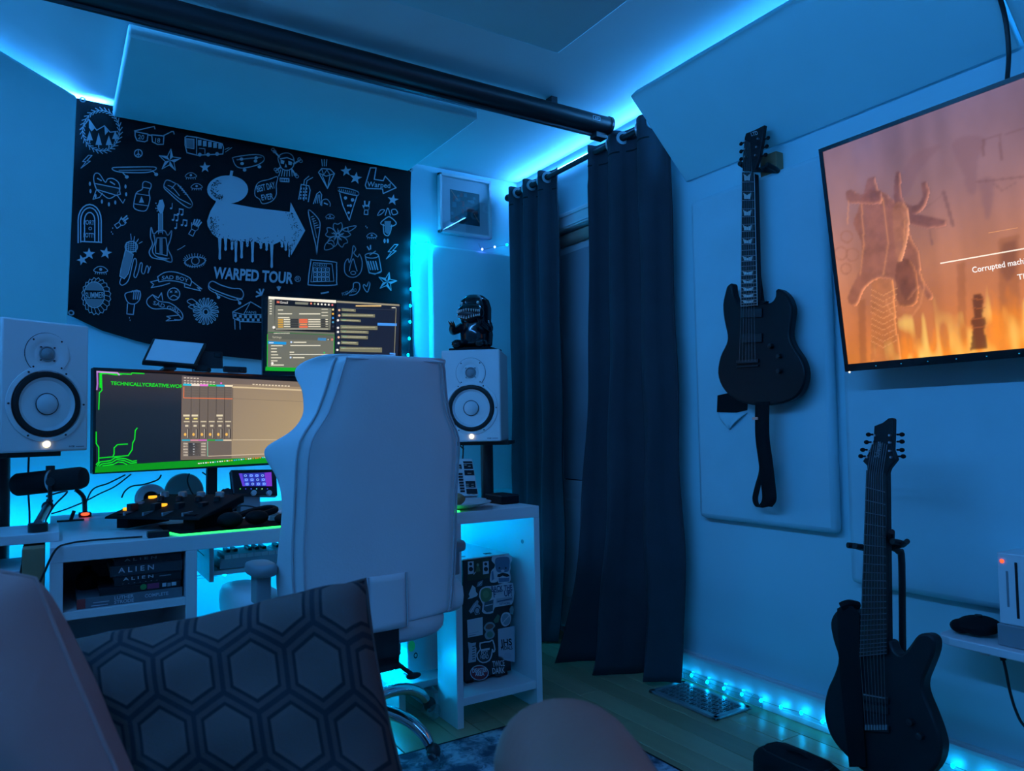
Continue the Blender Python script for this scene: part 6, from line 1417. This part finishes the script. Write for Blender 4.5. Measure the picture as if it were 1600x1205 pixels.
for y in (1.80, 2.185): part(t, 'end_cap', MB().prism([V((2.174,y,.001)), V((2.10,y,.001)), V((2.11,y,.055)), V((2.13,y,.068)), V((2.174,y,.05))], (0,.004,0)), CLEAR)

# ------------------------------------------------------------------ rug
m = mat('rug_pile', (.10,.12,.18), .95, bump=(250,.6)); nt = m.node_tree; b = nt.nodes['Principled BSDF']
vo = nt.nodes.new('ShaderNodeTexVoronoi'); vo.inputs['Scale'].default_value = 16; vo.feature = 'SMOOTH_F1'
no = nt.nodes.new('ShaderNodeTexNoise'); no.inputs['Scale'].default_value = 26; no.inputs['Detail'].default_value = 6; no.inputs['Distortion'].default_value = 2.0
ma = nt.nodes.new('ShaderNodeMath'); ma.operation = 'MULTIPLY'; cr = nt.nodes.new('ShaderNodeValToRGB'); cr.color_ramp.elements[0].position = .12; cr.color_ramp.elements[0].color = (.03,.04,.07,1); cr.color_ramp.elements[1].position = .34; cr.color_ramp.elements[1].color = (.38,.40,.46,1)
tc = [n for n in nt.nodes if n.type == 'TEX_COORD'][0]
nt.links.new(tc.outputs['Object'], vo.inputs['Vector']); nt.links.new(tc.outputs['Object'], no.inputs['Vector']); nt.links.new(vo.outputs['Distance'], ma.inputs[0]); nt.links.new(no.outputs['Fac'], ma.inputs[1]); nt.links.new(ma.outputs[0], cr.inputs[0]); nt.links.new(cr.outputs[0], b.inputs['Base Color'])
t = thing('rug', 'blue patterned low pile rug on the floor in front of the desk', 'rug', (.9, 1.5, 0))
part(t, 'pile', MB().box(.54,1.595,.60,2.205,.0002,.0020), m, bevel=.002)
part(t, 'border', MB().box(.54,1.601,2.205,2.212,.0002,.0025).box(1.595,1.602,.6,2.212,.0002,.0025), MATTE)

# ------------------------------------------------------------------ sofa, cushions, knee
t = thing('sofa', 'dark grey fabric sofa below the cushions at the bottom edge', 'sofa', (-.05, 0, 0))
part(t, 'base', MB().box(-.64,.50,-1.2,1.16,.06,.28), SOFA, bevel=.02)
for y in (-1.19, -.41, .37): part(t, 'seat_cushion', MB().box(-.42,.52,y,y+.775,.2805,.41), SOFA, bevel=.03)
part(t, 'back_cushion', MB().box(-.64,-.42,-1.2,1.16,.281,.78), SOFA, bevel=.04)
part(t, 'arm', MB().box(-.42,.35,1.148,1.26,.06,.56), SOFA, bevel=.03)
for x in (-.6, .46):
    for y in (-1.16, 1.12): part(t, 'foot', MB().cyl((x,y,.0005),(x,y,.06),.022), BLACK)
def pillow(c00, c10, c11, c01, T, m, label, seed, pinch=.07, puff=.5):
    rg = random.Random(seed); ph = [rg.uniform(0,6) for _ in range(6)]
    nrm = (c10-c00).cross(c01-c00).normalized()
    if nrm.dot(O-c00) < 0: nrm = -nrm
    def surf(s_):
        def fn(u, v):
            a, b = 2*u-1, 2*v-1
            a2 = a*(1-pinch*(1-b*b)); b2 = b*(1-pinch*(1-a*a))
            uu, vv = (a2+1)/2, (b2+1)/2
            p = c00.lerp(c10, uu).lerp(c01.lerp(c11, uu), vv)
            e = max(0, (1-a**4)*(1-b**4))**puff
            wr = .006*sin(5*a+3*b+ph[0])*e+.0025*sin(9*b-4*a+ph[1])*e+.003*sin(21*a+9*b+ph[2])*(1-e)
            return p+nrm*s_*(T*e+wr)
        return fn
    mb = MB(); mb.grid(surf(1), 40, 40, uv=True); u1 = mb.uv; mb.grid(surf(-1), 40, 40, uv=True); mb.uv = u1+mb.uv
    t = thing('throw_pillow', label, 'pillow', (c00+c10)/2)
    o = part(t, 'cover', mb, m, sm=True, auto=0)
    sm_ = [surf(0)(i/24, 0) for i in range(25)]+[surf(0)(1, i/24) for i in range(1,25)]+[surf(0)(1-i/24, 1) for i in range(1,25)]+[surf(0)(0, 1-i/24) for i in range(1,24)]
    part(t, 'seam', MB().tube(sm_+[sm_[0]], .0025, 6), m, sm=True)
    return t
# elongated hexagon print
m = mat('hexagon_cloth', (.13,.12,.13), .9, bump=(500,.3), spec=.2); nt = m.node_tree; b = nt.nodes['Principled BSDF']
uvn = nt.nodes.new('ShaderNodeUVMap')
def VM(op, a=None, b_=None):
    n = nt.nodes.new('ShaderNodeVectorMath'); n.operation = op
    for i, x in enumerate((a, b_)):
        if x is None: continue
        if isinstance(x, tuple): n.inputs[i].default_value = x
        else: nt.links.new(x, n.inputs[i])
    return n
def MA(op, *xs):
    n = nt.nodes.new('ShaderNodeMath'); n.operation = op
    for i, x in enumerate(xs):
        if isinstance(x, (int, float)): n.inputs[i].default_value = x
        else: nt.links.new(x, n.inputs[i])
    return n.outputs[0]
mp = nt.nodes.new('ShaderNodeMapping'); mp.inputs['Scale'].default_value = (5.6, 3.5, 0); mp.inputs['Rotation'].default_value = (0,0,R(4)); nt.links.new(uvn.outputs[0], mp.inputs[0])
s3_ = (1, 1.7320508, 1)
def modc(vec): 
    n = VM('MODULO', vec, s3_); return VM('SUBTRACT', n.outputs[0], (.5, .8660254, .5)).outputs[0]
ga = modc(VM('ADD', mp.outputs[0], (10, 17.320508, 0)).outputs[0]); gb = modc(VM('ADD', mp.outputs[0], (10.5, 18.1865, 0)).outputs[0])
def hexd(g):
    ab = VM('ABSOLUTE', g).outputs[0]; sp = nt.nodes.new('ShaderNodeSeparateXYZ'); nt.links.new(ab, sp.inputs[0])
    return MA('MAXIMUM', sp.outputs[0], MA('ADD', MA('MULTIPLY', sp.outputs[0], .5), MA('MULTIPLY', sp.outputs[1], .8660254)))
hd_ = MA('MINIMUM', hexd(ga), hexd(gb))
cr = nt.nodes.new('ShaderNodeValToRGB'); r_ = cr.color_ramp; r_.interpolation = 'LINEAR'
for e, (p_, c_) in enumerate(((0,(0.130,0.078,0.073)),(.27,(0.130,0.078,0.073)),(.30,(0.139,0.084,0.077)),(.335,(0.139,0.084,0.077)),(.345,(.024,.019,.024)),(.385,(.024,.019,.024)),(.395,(0.092,0.054,0.052)),(.455,(0.097,0.058,0.054)),(.47,(.032,.024,.030)),(.5,(.032,.024,.030)))):
    el = r_.elements[e] if e < 2 else r_.elements.new(p_)
    el.position = p_; el.color = (*c_, 1)
nt.links.new(hd_, cr.inputs[0]); nt.links.new(cr.outputs[0], b.inputs['Base Color'])
pillow(atD(95,1372,.86), atD(672,1360,.90), atD(571,905,1.02), atD(40,1022,1.0), .085, m, 'grey throw pillow printed with dark elongated hexagons in the foreground', 3, .05, .42)
pillow(atD(-330,1500,.62), atD(262,1370,.66), atD(55,905,.74), atD(-350,800,.70), .10, BEIGE, 'plain pinkish beige pillow at the lower left corner', 5, .03, .5)
# knee of the person on the sofa: one continuous leg
me = bpy.data.meshes.new('person')
kn = atD(872,1172,.66)
jt = [V((.02,-.32,.53)), V((.16,.02,.60)), V((.28,.28,.665)), kn+V((-.035,-.085,-.012)), kn, kn+V((.030,.050,-.07)), V((.455,.66,.58)), V((.44,.67,.47)), V((.43,.68,.455)), V((.46,.76,.432)), V((.48,.83,.428))]
rd = [.10,.095,.084,.072,.066,.062,.058,.045,.040,.034,.022]
me.from_pydata([tuple(p) for p in jt], [(i,i+1) for i in range(len(jt)-1)], [])
o = bpy.data.objects.new('person', me); C.objects.link(o)
sk = o.modifiers.new('skin', 'SKIN'); 
for i, r in enumerate(rd): me.skin_vertices[0].data[i].radius = (r, r)
me.skin_vertices[0].data[0].use_root = True
o.modifiers.new('sub', 'SUBSURF').levels = 3; o.modifiers['sub'].render_levels = 3
sk.use_smooth_shade = True
me.materials.append(SKIN)
o['label'] = 'bare bent knee of a person reclining on the sofa, blurred at the bottom edge'; o['category'] = 'person'
